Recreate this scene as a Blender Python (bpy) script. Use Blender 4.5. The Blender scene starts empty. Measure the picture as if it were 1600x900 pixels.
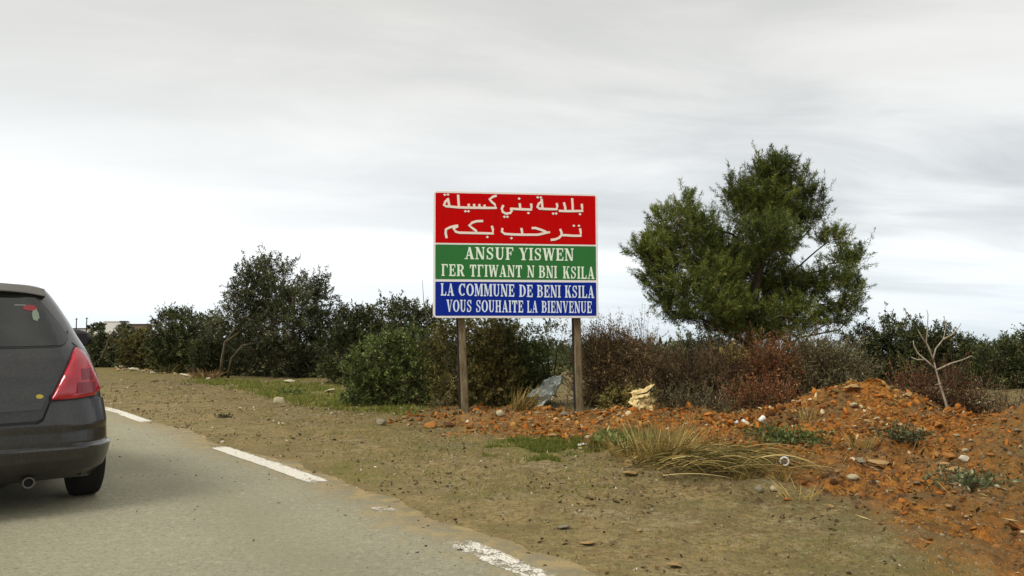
import bpy, math, random
import numpy as np
from mathutils import Vector, Matrix, Euler

random.seed(7)
RNG = np.random.default_rng(11)
SC = bpy.context.scene
COL = SC.collection

# ---------------------------------------------------------------- camera, sky, sun, exposure
F_PX = 1250.0          # focal length measured on the 1600 px wide photograph
CAM_H = 1.13
HORIZON = 530.0
PITCH = math.atan((HORIZON - 450.0) / F_PX)
cam_data = bpy.data.cameras.new("camera")
cam = bpy.data.objects.new("camera", cam_data)
COL.objects.link(cam)
cam_data.sensor_width = 36.0
cam_data.lens = F_PX / 1600.0 * 36.0
cam_data.clip_start = 0.05
cam_data.clip_end = 20000.0
cam.location = (0, 0, CAM_H)
cam.rotation_euler = (math.pi / 2 + PITCH, 0, 0)
SC.camera = cam

SUN_EL = math.radians(48.0)
SUN_AZ = math.radians(-125.0)     # measured from +Y towards +X; the glow is on the left, a little behind
sun_data = bpy.data.lights.new("sun", 'SUN')
sun_data.energy = 1.5
sun_data.angle = math.radians(22.0)
sun_data.color = (1.0, 0.95, 0.87)
sun = bpy.data.objects.new("sun", sun_data)
COL.objects.link(sun)
sd = Vector((math.sin(SUN_AZ) * math.cos(SUN_EL), math.cos(SUN_AZ) * math.cos(SUN_EL), math.sin(SUN_EL)))
sun.rotation_euler = sd.to_track_quat('Z', 'Y').to_euler()
sun.location = (0, 0, 30)


class NT:
    """small helper to write node trees"""
    def __init__(self, tree):
        self.t = tree
        self.t.nodes.clear()

    def n(self, typ, **kw):
        nd = self.t.nodes.new(typ)
        ins = kw.pop('ins', {})
        for k, v in kw.items():
            setattr(nd, k, v)
        for k, v in ins.items():
            sock = nd.inputs[k]
            if isinstance(v, bpy.types.NodeSocket):
                self.t.links.new(v, sock)
            elif isinstance(v, (tuple, list)) and sock.type == 'RGBA' and len(v) == 3:
                sock.default_value = (*v, 1.0)
            else:
                sock.default_value = v
        return nd

    def math(self, op, a, b=0.0, c=None, clamp=False):
        ins = {0: a, 1: b}
        if c is not None:
            ins[2] = c
        return self.n('ShaderNodeMath', operation=op, use_clamp=clamp, ins=ins).outputs[0]

    def noise(self, vec, scale, detail=3.0, rough=0.55, dist=0.0):
        nd = self.n('ShaderNodeTexNoise', ins={'Scale': scale, 'Detail': detail, 'Roughness': rough, 'Distortion': dist})
        if vec is not None:
            self.t.links.new(vec, nd.inputs['Vector'])
        return nd.outputs[0]

    def ramp(self, fac, stops, interp='LINEAR'):
        nd = self.n('ShaderNodeValToRGB')
        nd.color_ramp.interpolation = interp
        els = nd.color_ramp.elements
        while len(els) < len(stops):
            els.new(0.5)
        for e, (p, c) in zip(els, stops):
            e.position = p
            e.color = (c, c, c, 1) if isinstance(c, (int, float)) else (*c, 1)
        self.t.links.new(fac, nd.inputs[0])
        return nd.outputs[0]

    def mix(self, fac, a, b, blend='MIX'):
        nd = self.n('ShaderNodeMix', data_type='RGBA', blend_type=blend)
        for sock, v in ((nd.inputs[0], fac), (nd.inputs[6], a), (nd.inputs[7], b)):
            if isinstance(v, bpy.types.NodeSocket):
                self.t.links.new(v, sock)
            elif isinstance(v, (tuple, list)):
                sock.default_value = (*v, 1.0)
            else:
                sock.default_value = v
        return nd.outputs[2]


def srgb(r, g, b):
    f = lambda c: (c / 255 / 12.92) if c / 255 <= 0.04045 else ((c / 255 + 0.055) / 1.055) ** 2.4
    return (f(r), f(g), f(b))


world = bpy.data.worlds.new("World")
SC.world = world
world.use_nodes = True
w = NT(world.node_tree)
geo = w.n('ShaderNodeTexCoord').outputs['Generated']
sep = w.n('ShaderNodeSeparateXYZ', ins={0: geo})
X, Y, Z = sep.outputs
zz = w.math('ADD', w.math('ABSOLUTE', Z), 0.10)
px_ = w.math('DIVIDE', X, zz)
py_ = w.math('DIVIDE', Y, zz)
plane = w.n('ShaderNodeCombineXYZ', ins={0: w.math('ADD', w.math('MULTIPLY', px_, 0.5), w.math('MULTIPLY', py_, 0.10)), 1: w.math('ADD', py_, w.math('MULTIPLY', px_, -0.22)), 2: 0.3}).outputs[0]
n_big = w.noise(plane, 0.55, 2.5, 0.45, 0.3)
n_fine = w.noise(plane, 1.7, 6.0, 0.58, 0.4)
elev = w.math('ABSOLUTE', Z)                       # sine of elevation, same pattern below the horizon
# general tone of the overcast: white haze at the horizon, greyer cloud base higher up, brightness added overhead out of view to light the ground
tone = w.ramp(elev, [(0.0, srgb(196, 206, 211)), (0.035, srgb(206, 214, 219)), (0.10, srgb(223, 227, 228)),
                     (0.20, srgb(212, 214, 214)), (0.30, srgb(199, 199, 196)), (0.42, srgb(188, 187, 182)), (0.62, srgb(222, 219, 213)), (1.0, srgb(240, 237, 230))])
cl = w.math('ADD', w.math('MULTIPLY', n_big, 0.62), w.math('MULTIPLY', n_fine, 0.38))
dark = w.ramp(cl, [(0.34, 1.0), (0.62, 0.0)], 'EASE')
side = w.ramp(w.math('MULTIPLY_ADD', X, 0.5, 0.5), [(0.28, 0.10), (0.70, 1.15)])          # heavier cloud to the right
low = w.ramp(elev, [(0.02, 0.30), (0.16, 1.0)])
dark = w.math('MULTIPLY', w.math('MULTIPLY', dark, w.math('MULTIPLY_ADD', side, 0.75, 0.25)), low)
cloudc = w.mix(w.math('MULTIPLY', dark, 0.75), tone, srgb(152, 157, 161))
lightm = w.ramp(cl, [(0.50, 0.0), (0.72, 1.0)], 'EASE')
cloudc = w.mix(w.math('MULTIPLY', lightm, 0.6), cloudc, srgb(218, 218, 216))
glow = w.ramp(w.math('MULTIPLY_ADD', X, -0.5, 0.5), [(0.45, 0.0), (0.85, 1.0)])
glow = w.math('MULTIPLY', glow, w.ramp(elev, [(0.0, 0.5), (0.10, 1.0), (0.26, 0.0)]))
cloudc = w.mix(w.math('MULTIPLY', glow, 0.72), cloudc, (0.86, 0.86, 0.855))
sky = w.n('ShaderNodeTexSky', sky_type='NISHITA', sun_disc=False, sun_elevation=SUN_EL, sun_rotation=SUN_AZ,
          air_density=1.0, dust_density=2.0).outputs[0]
bg_sky = w.n('ShaderNodeBackground', ins={0: sky, 1: 0.10}).outputs[0]
bg_cl = w.n('ShaderNodeBackground', ins={0: cloudc, 1: 1.0}).outputs[0]
mixb = w.n('ShaderNodeMixShader', ins={0: 0.95, 1: bg_sky, 2: bg_cl}).outputs[0]
w.n('ShaderNodeOutputWorld', ins={0: mixb})

SC.view_settings.view_transform = 'Standard'
SC.view_settings.look = 'None'
SC.view_settings.gamma = 1.0
SC.view_settings.exposure = 0.56
SC.render.film_transparent = False


# ---------------------------------------------------------------- turning measurements into places
def ray(px, py):
    a = (px - 800.0) / F_PX
    b = (450.0 - py) / F_PX
    c, s = math.cos(PITCH), math.sin(PITCH)
    return Vector((a, c - s * b, s + c * b))


def P(px, py, d):
    """point at horizontal distance d (along +Y) seen at that place of the photograph"""
    r = ray(px, py)
    return Vector((0, 0, CAM_H)) + r * (d / r.y)


def G(px, py, z=0.0):
    r = ray(px, py)
    k = (z - CAM_H) / r.z
    return Vector((0, 0, CAM_H)) + r * k


# ---------------------------------------------------------------- numpy noise
def _hash(ix, iy, iz, seed):
    h = (ix.astype(np.int64) * 374761393 + iy.astype(np.int64) * 668265263 + iz.astype(np.int64) * 2147483647 + seed * 974711) & 0xffffffff
    h = ((h ^ (h >> 13)) * 1274126177) & 0xffffffff
    h = h ^ (h >> 16)
    return (h & 0xffffff) / float(0xffffff)


def vnoise(x, y, z=0.0, seed=0):
    x = np.asarray(x, float); y = np.asarray(y, float); z = np.asarray(z, float) + 0 * x
    ix, iy, iz = np.floor(x), np.floor(y), np.floor(z)
    fx, fy, fz = x - ix, y - iy, z - iz
    u, v, t = fx * fx * (3 - 2 * fx), fy * fy * (3 - 2 * fy), fz * fz * (3 - 2 * fz)
    r = 0
    for dx in (0, 1):
        for dy in (0, 1):
            for dz in (0, 1):
                wgt = (u if dx else 1 - u) * (v if dy else 1 - v) * (t if dz else 1 - t)
                r = r + wgt * _hash(ix + dx, iy + dy, iz + dz, seed)
    return r * 2 - 1


def fbm(x, y, scale=1.0, octs=4, seed=0, z=0.0, gain=0.5):
    a, s, r = 1.0, scale, 0
    for o in range(octs):
        r = r + a * vnoise(np.asarray(x) * s + 17.3 * o, np.asarray(y) * s - 9.1 * o, z, seed + o)
        a *= gain
        s *= 2.03
    return r


def sstep(a, b, x):
    t = np.clip((x - a) / (b - a), 0, 1)
    return t * t * (3 - 2 * t)


def poly_sd(x, y, poly):
    """signed distance to a polygon, positive inside"""
    d = np.full(np.shape(x), 1e9)
    inside = np.zeros(np.shape(x), bool)
    n = len(poly)
    for i in range(n):
        ax, ay = poly[i]
        bx, by = poly[(i + 1) % n]
        ex, ey = bx - ax, by - ay
        t = np.clip(((x - ax) * ex + (y - ay) * ey) / (ex * ex + ey * ey + 1e-12), 0, 1)
        d = np.minimum(d, np.hypot(x - ax - ex * t, y - ay - ey * t))
        cross = ((ay > y) != (by > y))
        with np.errstate(divide='ignore', invalid='ignore'):
            xi = ax + (y - ay) / (by - ay + 1e-15) * ex
        inside ^= cross & (x < xi)
    return np.where(inside, d, -d)


def GP(pts):
    return [tuple(G(a, b)[:2]) for a, b in pts]


# ---------------------------------------------------------------- object helpers
def link(name, me, mat=None, parent=None, smooth=False):
    o = bpy.data.objects.new(name, me)
    COL.objects.link(o)
    if mat is not None:
        for m in (mat if isinstance(mat, (list, tuple)) else [mat]):
            me.materials.append(m)
    if parent is not None:
        o.parent = parent
    if smooth:
        me.polygons.foreach_set('use_smooth', np.ones(len(me.polygons), bool))
    return o


def tag(o, label=None, cat=None, group=None, kind=None):
    if label: o['label'] = label
    if cat: o['category'] = cat
    if group: o['group'] = group
    if kind: o['kind'] = kind
    return o


def empty(name, loc=(0, 0, 0), rz=0.0):
    o = bpy.data.objects.new(name, None)
    COL.objects.link(o)
    o.location = loc
    o.rotation_euler = (0, 0, rz)
    o.empty_display_size = 0.1
    return o


def np_mesh(name, verts, faces, attrs=None):
    """verts (n,3), faces (m,k) all of the same size; attrs: {name: per-face or per-vertex array}"""
    me = bpy.data.meshes.new(name)
    verts = np.asarray(verts, np.float32)
    faces = np.asarray(faces, np.int32)
    m, k = faces.shape
    me.vertices.add(len(verts))
    me.vertices.foreach_set('co', verts.ravel())
    me.loops.add(m * k)
    me.loops.foreach_set('vertex_index', faces.ravel())
    me.polygons.add(m)
    me.polygons.foreach_set('loop_start', np.arange(0, m * k, k, dtype=np.int32))
    me.polygons.foreach_set('loop_total', np.full(m, k, np.int32))
    me.update(calc_edges=True)
    if attrs:
        for an, (dom, arr) in attrs.items():
            at = me.attributes.new(an, 'FLOAT', dom)
            at.data.foreach_set('value', np.asarray(arr, np.float32))
    return me


def py_mesh(name, verts, faces):
    me = bpy.data.meshes.new(name)
    me.from_pydata([tuple(v) for v in verts], [], faces)
    me.update()
    return me


class MB:
    """collects simple solids into one mesh"""
    def __init__(self):
        self.v, self.f = [], []

    def add(self, vs, fs):
        b = len(self.v)
        self.v += [Vector(p) for p in vs]
        self.f += [tuple(b + i for i in f) for f in fs]
        return self

    def box(self, c, s, M=None):
        vs = []
        for dx in (-1, 1):
            for dy in (-1, 1):
                for dz in (-1, 1):
                    p = Vector((dx * s[0] / 2, dy * s[1] / 2, dz * s[2] / 2))
                    if M is not None: p = M @ p
                    vs.append(p + Vector(c))
        return self.add(vs, [(0, 1, 3, 2), (4, 6, 7, 5), (0, 4, 5, 1), (2, 3, 7, 6), (0, 2, 6, 4), (1, 5, 7, 3)])

    def tube(self, pts, radii, n=8, cap=True):
        pts = [Vector(p) for p in pts]
        rings = []
        ref = Vector((0.31, 0.17, 0.93))
        for i, p in enumerate(pts):
            d = (pts[min(i + 1, len(pts) - 1)] - pts[max(i - 1, 0)])
            if d.length < 1e-9: d = Vector((0, 0, 1))
            d.normalize()
            a = d.cross(ref)
            if a.length < 0.05: a = d.cross(Vector((1, 0, 0)))
            a.normalize()
            b = d.cross(a)
            r = radii[i] if isinstance(radii, (list, tuple)) else radii
            rings.append([p + (a * math.cos(2 * math.pi * k / n) + b * math.sin(2 * math.pi * k / n)) * r for k in range(n)])
        base = len(self.v)
        for r in rings: self.v += r
        for i in range(len(rings) - 1):
            for k in range(n):
                self.f.append((base + i * n + k, base + i * n + (k + 1) % n, base + (i + 1) * n + (k + 1) % n, base + (i + 1) * n + k))
        if cap:
            self.f.append(tuple(base + k for k in range(n))[::-1])
            self.f.append(tuple(base + (len(rings) - 1) * n + k for k in range(n)))
        return self

    def lathe(self, prof, c, axis='x', n=32):
        """prof: (radius, along) pairs"""
        base = len(self.v)
        for r, a in prof:
            for k in range(n):
                t = 2 * math.pi * k / n
                u, v = r * math.cos(t), r * math.sin(t)
                p = {'x': (a, u, v), 'y': (u, a, v), 'z': (u, v, a)}[axis]
                self.v.append(Vector(p) + Vector(c))
        for i in range(len(prof) - 1):
            for k in range(n):
                self.f.append((base + i * n + k, base + i * n + (k + 1) % n, base + (i + 1) * n + (k + 1) % n, base + (i + 1) * n + k))
        return self

    def build(self, name, mat=None, parent=None, smooth=False, bevel=0.0):
        me = py_mesh(name, self.v, self.f)
        o = link(name, me, mat, parent, smooth)
        if bevel > 0:
            b = o.modifiers.new('bevel', 'BEVEL')
            b.width = bevel
            b.segments = 2
            b.limit_method = 'ANGLE'
        return o


# ---------------------------------------------------------------- materials
def simple_mat(name, col, rough=0.6, metal=0.0, noise=0.0, nscale=20.0, bump=0.0, spec=0.5, coat=0.0, col2=None, emis=None):
    m = bpy.data.materials.new(name)
    m.use_nodes = True
    t = NT(m.node_tree)
    tc = t.n('ShaderNodeTexCoord').outputs['Object']
    nz = t.noise(tc, nscale, 4.0, 0.6)
    c = t.mix(t.ramp(nz, [(0.3, 0.0), (0.7, 1.0)]), tuple(x * (1 - noise) for x in col), tuple(min(1, x * (1 + noise)) for x in (col2 or col)))
    ins = {'Base Color': c, 'Roughness': rough, 'Metallic': metal, 'Specular IOR Level': spec, 'Coat Weight': coat}
    p = t.n('ShaderNodeBsdfPrincipled', ins=ins)
    if bump:
        b = t.n('ShaderNodeBump', ins={'Strength': 0.6, 'Distance': bump, 'Height': nz})
        t.t.links.new(b.outputs[0], p.inputs['Normal'])
    t.n('ShaderNodeOutputMaterial', ins={0: p.outputs[0]})
    return m


def leaf_mat(name, stops, rough=0.6, trans=0.25, spec=0.25):
    """leaves: colour chosen by the per-leaf 'tint'"""
    m = bpy.data.materials.new(name)
    m.use_nodes = True
    t = NT(m.node_tree)
    at = t.n('ShaderNodeAttribute', attribute_name='tint').outputs['Fac']
    c = t.ramp(at, stops)
    p = t.n('ShaderNodeBsdfPrincipled', ins={'Base Color': c, 'Roughness': rough, 'Specular IOR Level': spec})
    out = p.outputs[0]
    if trans > 0:
        tr = t.n('ShaderNodeBsdfTranslucent', ins={0: c}).outputs[0]
        out = t.n('ShaderNodeMixShader', ins={0: trans, 1: out, 2: tr}).outputs[0]
    t.n('ShaderNodeOutputMaterial', ins={0: out})
    return m


def bark_mat(name, a, b, scale=18.0):
    m = bpy.data.materials.new(name)
    m.use_nodes = True
    t = NT(m.node_tree)
    tc = t.n('ShaderNodeTexCoord').outputs['Object']
    mp = t.n('ShaderNodeMapping', ins={0: tc, 3: (1, 1, 0.3)}).outputs[0]
    nz = t.noise(mp, scale, 5.0, 0.65)
    c = t.mix(t.ramp(nz, [(0.35, 0.0), (0.65, 1.0)]), a, b)
    p = t.n('ShaderNodeBsdfPrincipled', ins={'Base Color': c, 'Roughness': 0.85, 'Specular IOR Level': 0.2})
    bp = t.n('ShaderNodeBump', ins={'Strength': 0.7, 'Distance': 0.01, 'Height': nz})
    t.t.links.new(bp.outputs[0], p.inputs['Normal'])
    t.n('ShaderNodeOutputMaterial', ins={0: p.outputs[0]})
    return m


# ---------------------------------------------------------------- road course
# right edge line of the carriageway (white dashes), from behind the camera to far ahead, as measured
EDGE_PTS = [(3.9, -1.9), (2.35, 0.5), (1.1, 2.4), (0.20, 3.75), (-1.42, 6.25), (-3.08, 8.46), (-4.95, 10.95), (-6.75, 13.3), (-9.6, 16.6), (-13.2, 20.3), (-18.0, 24.4), (-25.5, 29.5), (-36.0, 35.0), (-52.0, 41.0)]


def resample(pts, step):
    pts = [Vector((*p, 0)) for p in pts]
    out = []
    for i in range(len(pts) - 1):
        p0 = pts[max(i - 1, 0)]; p1 = pts[i]; p2 = pts[i + 1]; p3 = pts[min(i + 2, len(pts) - 1)]
        n = max(2, int((p2 - p1).length / step))
        for k in range(n):
            t = k / n
            q = 0.5 * ((2 * p1) + (p2 - p0) * t + (2 * p0 - 5 * p1 + 4 * p2 - p3) * t * t + (3 * p1 - p0 - 3 * p2 + p3) * t ** 3)
            out.append(q)
    out.append(pts[-1])
    return out


EDGE = resample(EDGE_PTS, 0.12)
EDGE_NP = np.array([(p.x, p.y) for p in EDGE])
EDGE_S = np.concatenate([[0], np.cumsum(np.hypot(*np.diff(EDGE_NP, axis=0).T))])
_t = np.gradient(EDGE_NP, axis=0)
_t /= np.linalg.norm(_t, axis=1)[:, None]
EDGE_N = np.stack([_t[:, 1], -_t[:, 0]], 1)      # to the right, away from the road


def road_dist(x, y):
    """signed distance from the edge line, positive on the verge side"""
    x = np.asarray(x, float); y = np.asarray(y, float)
    sh = x.shape
    x = x.ravel(); y = y.ravel()
    out = np.empty(x.shape)
    E = EDGE_NP[::4]; N = EDGE_N[::4]
    for i in range(0, len(x), 20000):
        dx = x[i:i + 20000, None] - E[None, :, 0]
        dy = y[i:i + 20000, None] - E[None, :, 1]
        k = np.argmin(dx * dx + dy * dy, axis=1)
        r = np.arange(len(k))
        sd_ = dx[r, k] * N[k, 0] + dy[r, k] * N[k, 1]
        out[i:i + 20000] = sd_
    return out.reshape(sh)


def edge_at(s):
    x = np.interp(s, EDGE_S, EDGE_NP[:, 0]); y = np.interp(s, EDGE_S, EDGE_NP[:, 1])
    nx = np.interp(s, EDGE_S, EDGE_N[:, 0]); ny = np.interp(s, EDGE_S, EDGE_N[:, 1])
    return x, y, nx, ny


# ---------------------------------------------------------------- ground height and soil kinds
ORANGE = GP([(610, 662), (700, 642), (800, 640), (940, 652), (1080, 640), (1180, 652), (1250, 640), (1420, 640), (1600, 650), (1800, 670), (2000, 900), (1900, 1100), (1400, 1000),
             (1410, 880), (1420, 830), (1360, 805), (1250, 775), (1150, 745), (1000, 735), (900, 712), (760, 690)])
GRASSY = [GP(p) for p in (
    [(300, 592), (470, 601), (520, 603), (560, 628), (650, 640), (640, 650), (520, 640), (440, 628), (380, 612), (300, 600)],
    [(760, 694), (880, 690), (960, 705), (930, 716), (830, 726), (770, 712)],
    [(1175, 676), (1260, 676), (1290, 700), (1230, 712), (1180, 700)],
    [(520, 720), (640, 735), (600, 770), (500, 745)],
    [(930, 682), (1010, 682), (1010, 692), (930, 694)])]
HUMPS = [(1310, 664, 0.13, 0.45, 0.4), (1405, 664, 0.07, 0.4, 0.35),  # px, py (foot on flat ground), height, radius x, radius y
    (1366, 668, 0.33, 0.95, 0.75), (1290, 672, 0.20, 0.9, 0.7), (1445, 680, 0.12, 0.8, 0.6), (1225, 700, 0.10, 0.8, 0.35), (1330, 700, 0.10, 0.7, 0.4),
    (1110, 676, 0.10, 1.0, 0.5), (980, 668, 0.08, 0.9, 0.5), (850, 662, 0.07, 0.9, 0.4), (690, 660, 0.06, 0.7, 0.4),
    (1560, 700, 0.22, 0.9, 0.6), (1640, 720, 0.30, 0.9, 0.7), (1560, 760, 0.12, 0.6, 0.4), (1090, 745, 0.12, 0.55, 0.25), (1200, 772, 0.07, 0.6, 0.2),
    (1450, 745, 0.10, 0.5, 0.3), (985, 662, 0.10, 0.5, 0.4), (1500, 862, 0.05, 0.4, 0.2), (1400, 720, 0.12, 0.4, 0.25)]
HUMPS = [(G(a, b).x, G(a, b).y, h, rx, ry) for a, b, h, rx, ry in HUMPS]


def orange_mask(x, y):
    d = poly_sd(x, y, ORANGE)
    d = d + 0.35 * fbm(x, y, 1.3, 4, 5) + 0.10 * fbm(x, y, 6.0, 2, 8)
    return sstep(-0.25, 0.30, d) * (0.34 + 0.66 * sstep(-1.6, 2.2, x + 0.5 * fbm(x, y, 1.0, 2, 15)))


HUMUS = [GP([(960, 728), (1060, 735), (1150, 762), (1300, 785), (1290, 802), (1170, 800), (1060, 782), (990, 752)]),
         GP([(1480, 770), (1560, 700), (1800, 690), (2000, 900), (1560, 850), (1520, 900), (1440, 830), (1380, 815), (1300, 800), (1380, 790)]),
         GP([(1060, 650), (1240, 640), (1200, 668), (1100, 668)])]


def humus_mask(x, y):
    m = np.zeros(np.shape(x))
    for poly in HUMUS:
        d = poly_sd(x, y, poly) + 0.25 * fbm(x, y, 2.6, 4, 65)
        m = np.maximum(m, sstep(-0.10, 0.18, d))
    return m


def grass_mask(x, y):
    m = np.zeros(np.shape(x))
    for poly in GRASSY:
        d = poly_sd(x, y, poly) + 0.22 * fbm(x, y, 2.2, 3, 25)
        m = np.maximum(m, sstep(-0.12, 0.25, d))
    # weedy film along the foot of the bushes on the left
    rd = road_dist(x, y)
    band = sstep(2.6, 4.0, rd + 0.6 * fbm(x, y, 0.6, 3, 31)) * sstep(-1.0, -5.0, x) * 0.75
    return np.maximum(m, band * sstep(-0.5, 0.3, fbm(x, y, 1.2, 3, 41)))


def height(x, y):
    x = np.asarray(x, float); y = np.asarray(y, float)
    rd = road_dist(x, y)
    off = sstep(0.25, 1.4, rd) + sstep(7.2, 8.5, -rd)
    near = np.exp(-np.maximum(np.hypot(x, y - 10) - 25, 0) / 20)
    om = orange_mask(x, y)
    h = off * near * (0.024 * fbm(x, y, 0.9, 3, 1) + 0.016 * fbm(x, y, 4.0, 4, 2) + 0.008 * fbm(x, y, 13.0, 2, 12) + 0.02)
    h += off * near * om * (0.055 * fbm(x, y, 2.2, 4, 3) + 0.070 * np.abs(fbm(x, y, 4.0, 3, 4)) + 0.032 * fbm(x, y, 12.0, 3, 9))
    for hx, hy, hh, rx, ry in HUMPS:
        q = ((x - hx) / rx) ** 2 + ((y - hy) / ry) ** 2
        h += hh * np.exp(-q * 1.1) * (1 + 0.20 * fbm(x, y, 2.6, 4, 6))
    # broad shapes: falls away to the sea on the right, low hill on the left
    fall = sstep(20, 150, rd) * sstep(-60, 0, x + 0.25 * y)
    h -= 27 * fall
    hill = np.exp(-(((x + 95) / 55) ** 2 + ((y - 165) / 62) ** 2))
    h += 4.4 * hill * (1 - fall) + 0.5 * sstep(60, 120, np.hypot(x, y)) * fbm(x, y, 0.02, 3, 71) * (1 - fall)
    far = sstep(260, 500, np.hypot(x, y)) * sstep(-500, 100, y)
    h -= 30 * far
    return h


def hz(x, y):
    return float(height(np.array([x]), np.array([y]))[0])


def onground(px, py, dz=0.0):
    """walk the sight line to the modelled ground"""
    r = ray(px, py).normalized()
    p = Vector((0, 0, CAM_H))
    ts = np.linspace(2.0, 60.0, 1500)
    xs, ys, zs = p.x + r.x * ts, p.y + r.y * ts, p.z + r.z * ts
    hs = height(xs, ys)
    k = np.argmax(zs <= hs)
    if zs[k] > hs[k]: k = len(ts) - 1
    return Vector((xs[k], ys[k], hs[k] + dz))


def grade(lo, hi, a, b, step, grow=1.16):
    core = list(np.arange(a, b + step / 2, step))
    out = []
    s = step
    v = core[-1]
    while v < hi:
        s *= grow
        v += s
        out.append(v)
    left = []
    s = step
    v = core[0]
    while v > lo:
        s *= grow
        v -= s
        left.append(v)
    return np.array(left[::-1] + core + out)


def build_ground():
    xs = grade(-6000, 6000, -7.5, 8.2, 0.045)
    ys = grade(-400, 7000, 3.2, 16.5, 0.05)
    XX, YY = np.meshgrid(xs, ys)
    H = height(XX, YY)
    V = np.stack([XX, YY, H], -1).reshape(-1, 3)
    nx, ny = len(xs), len(ys)
    idx = np.arange(nx * ny).reshape(ny, nx)
    Fc = np.stack([idx[:-1, :-1], idx[:-1, 1:], idx[1:, 1:], idx[1:, :-1]], -1).reshape(-1, 4)
    rd = road_dist(XX, YY)
    at = {'humus': ('POINT', humus_mask(XX, YY).ravel()), 'orange': ('POINT', orange_mask(XX, YY).ravel()), 'grassy': ('POINT', grass_mask(XX, YY).ravel()),
          'verge': ('POINT', np.clip(rd / 10.0, -1, 1).ravel())}
    me = np_mesh('ground', V, Fc, at)
    m = bpy.data.materials.new('soil')
    m.use_nodes = True
    t = NT(m.node_tree)
    pos = t.n('ShaderNodeNewGeometry').outputs['Position']
    A = lambda n: t.n('ShaderNodeAttribute', attribute_name=n).outputs['Fac']
    n1 = t.noise(pos, 1.1, 5, 0.6)
    n2 = t.noise(pos, 5.0, 5, 0.65)
    n3 = t.noise(pos, 24.0, 5, 0.7)
    n4 = t.noise(pos, 90.0, 3, 0.7)
    # dry compacted verge dirt
    c = t.mix(t.ramp(n1, [(0.35, 0.0), (0.65, 1.0)]), srgb(160, 138, 90), srgb(136, 122, 82))
    c = t.mix(t.ramp(n2, [(0.35, 0.0), (0.72, 0.9)]), c, srgb(112, 97, 66))
    c = t.mix(t.ramp(n2, [(0.54, 0.0), (0.68, 0.7)]), c, srgb(104, 106, 62))
    c = t.mix(t.math('MULTIPLY', t.ramp(n1, [(0.52, 0.0), (0.62, 0.5)]), t.ramp(n3, [(0.4, 0.0), (0.6, 1.0)])), c, srgb(158, 144, 112))
    c = t.mix(t.ramp(n3, [(0.40, 0.9), (0.52, 0.0)]), c, srgb(84, 70, 42))
    c = t.mix(t.ramp(t.noise(pos, 2.6, 6, 0.75), [(0.50, 0.0), (0.62, 0.75)]), c, srgb(96, 80, 46))
    c = t.mix(t.ramp(t.noise(pos, 8.0, 5, 0.75), [(0.56, 0.0), (0.66, 0.55)]), c, srgb(176, 164, 132))
    # trampled pale strip near the road, darker silt further off
    c = t.mix(t.ramp(A('verge'), [(0.02, 0.30), (0.30, 0.0)]), c, srgb(172, 152, 104))
    c = t.mix(t.math('MULTIPLY', A('humus'), t.ramp(n3, [(0.38, .9), (0.60, 0.2)])), c, srgb(82, 64, 38))
    c = t.mix(t.ramp(t.noise(pos, 0.8, 6, 0.8), [(0.48, 0.0), (0.60, 0.55)]), c, srgb(108, 102, 60))
    # weeds
    gcol = t.mix(t.ramp(n3, [(0.35, 0.0), (0.65, 1.0)]), srgb(92, 97, 42), srgb(140, 128, 72))
    gm = t.math('MULTIPLY', A('grassy'), t.ramp(t.math('ADD', n2, t.math('MULTIPLY', n3, 0.5)), [(0.55, 0.0), (0.85, 0.9)]))
    c = t.mix(gm, c, gcol)
    # turned orange earth
    oc = t.mix(t.ramp(n2, [(0.3, 0.0), (0.7, 1.0)]), srgb(164, 100, 34), srgb(192, 128, 50))
    oc = t.mix(t.ramp(n3, [(0.42, 0.0), (0.62, 0.9)]), oc, srgb(96, 66, 38))
    oc = t.mix(t.ramp(n1, [(0.46, 0.0), (0.60, 0.8)]), oc, srgb(112, 90, 56))
    oc = t.mix(t.ramp(t.noise(pos, 11.0, 6, 0.8), [(0.40, 0.9), (0.50, 0.0)]), oc, srgb(72, 46, 24))
    oc = t.mix(t.ramp(n4, [(0.60, 0.0), (0.72, 0.7)]), oc, srgb(188, 150, 96))
    c = t.mix(t.math('MULTIPLY', A('orange'), t.math('MULTIPLY_ADD', A('humus'), -0.45, 1.0)), c, oc)
    # dark and pale grains
    c = t.mix(t.ramp(n4, [(0.30, 0.75), (0.42, 0.0)]), c, srgb(70, 58, 40))
    c = t.mix(t.ramp(t.noise(pos, 60.0, 2, 0.5), [(0.66, 0.0), (0.72, 0.7)]), c, srgb(190, 180, 150))
    p = t.n('ShaderNodeBsdfPrincipled', ins={'Base Color': c, 'Roughness': 0.95, 'Specular IOR Level': 0.15})
    hgt = t.math('ADD', t.math('MULTIPLY', n3, 0.6), t.math('MULTIPLY', n4, 0.25))
    b = t.n('ShaderNodeBump', ins={'Strength': 1.0, 'Distance': 0.05, 'Height': hgt})
    t.t.links.new(b.outputs[0], p.inputs['Normal'])
    t.n('ShaderNodeOutputMaterial', ins={0: p.outputs[0]})
    o = link('ground', me, m, smooth=True)
    tag(o, kind='structure')
    return o


build_ground()


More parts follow.
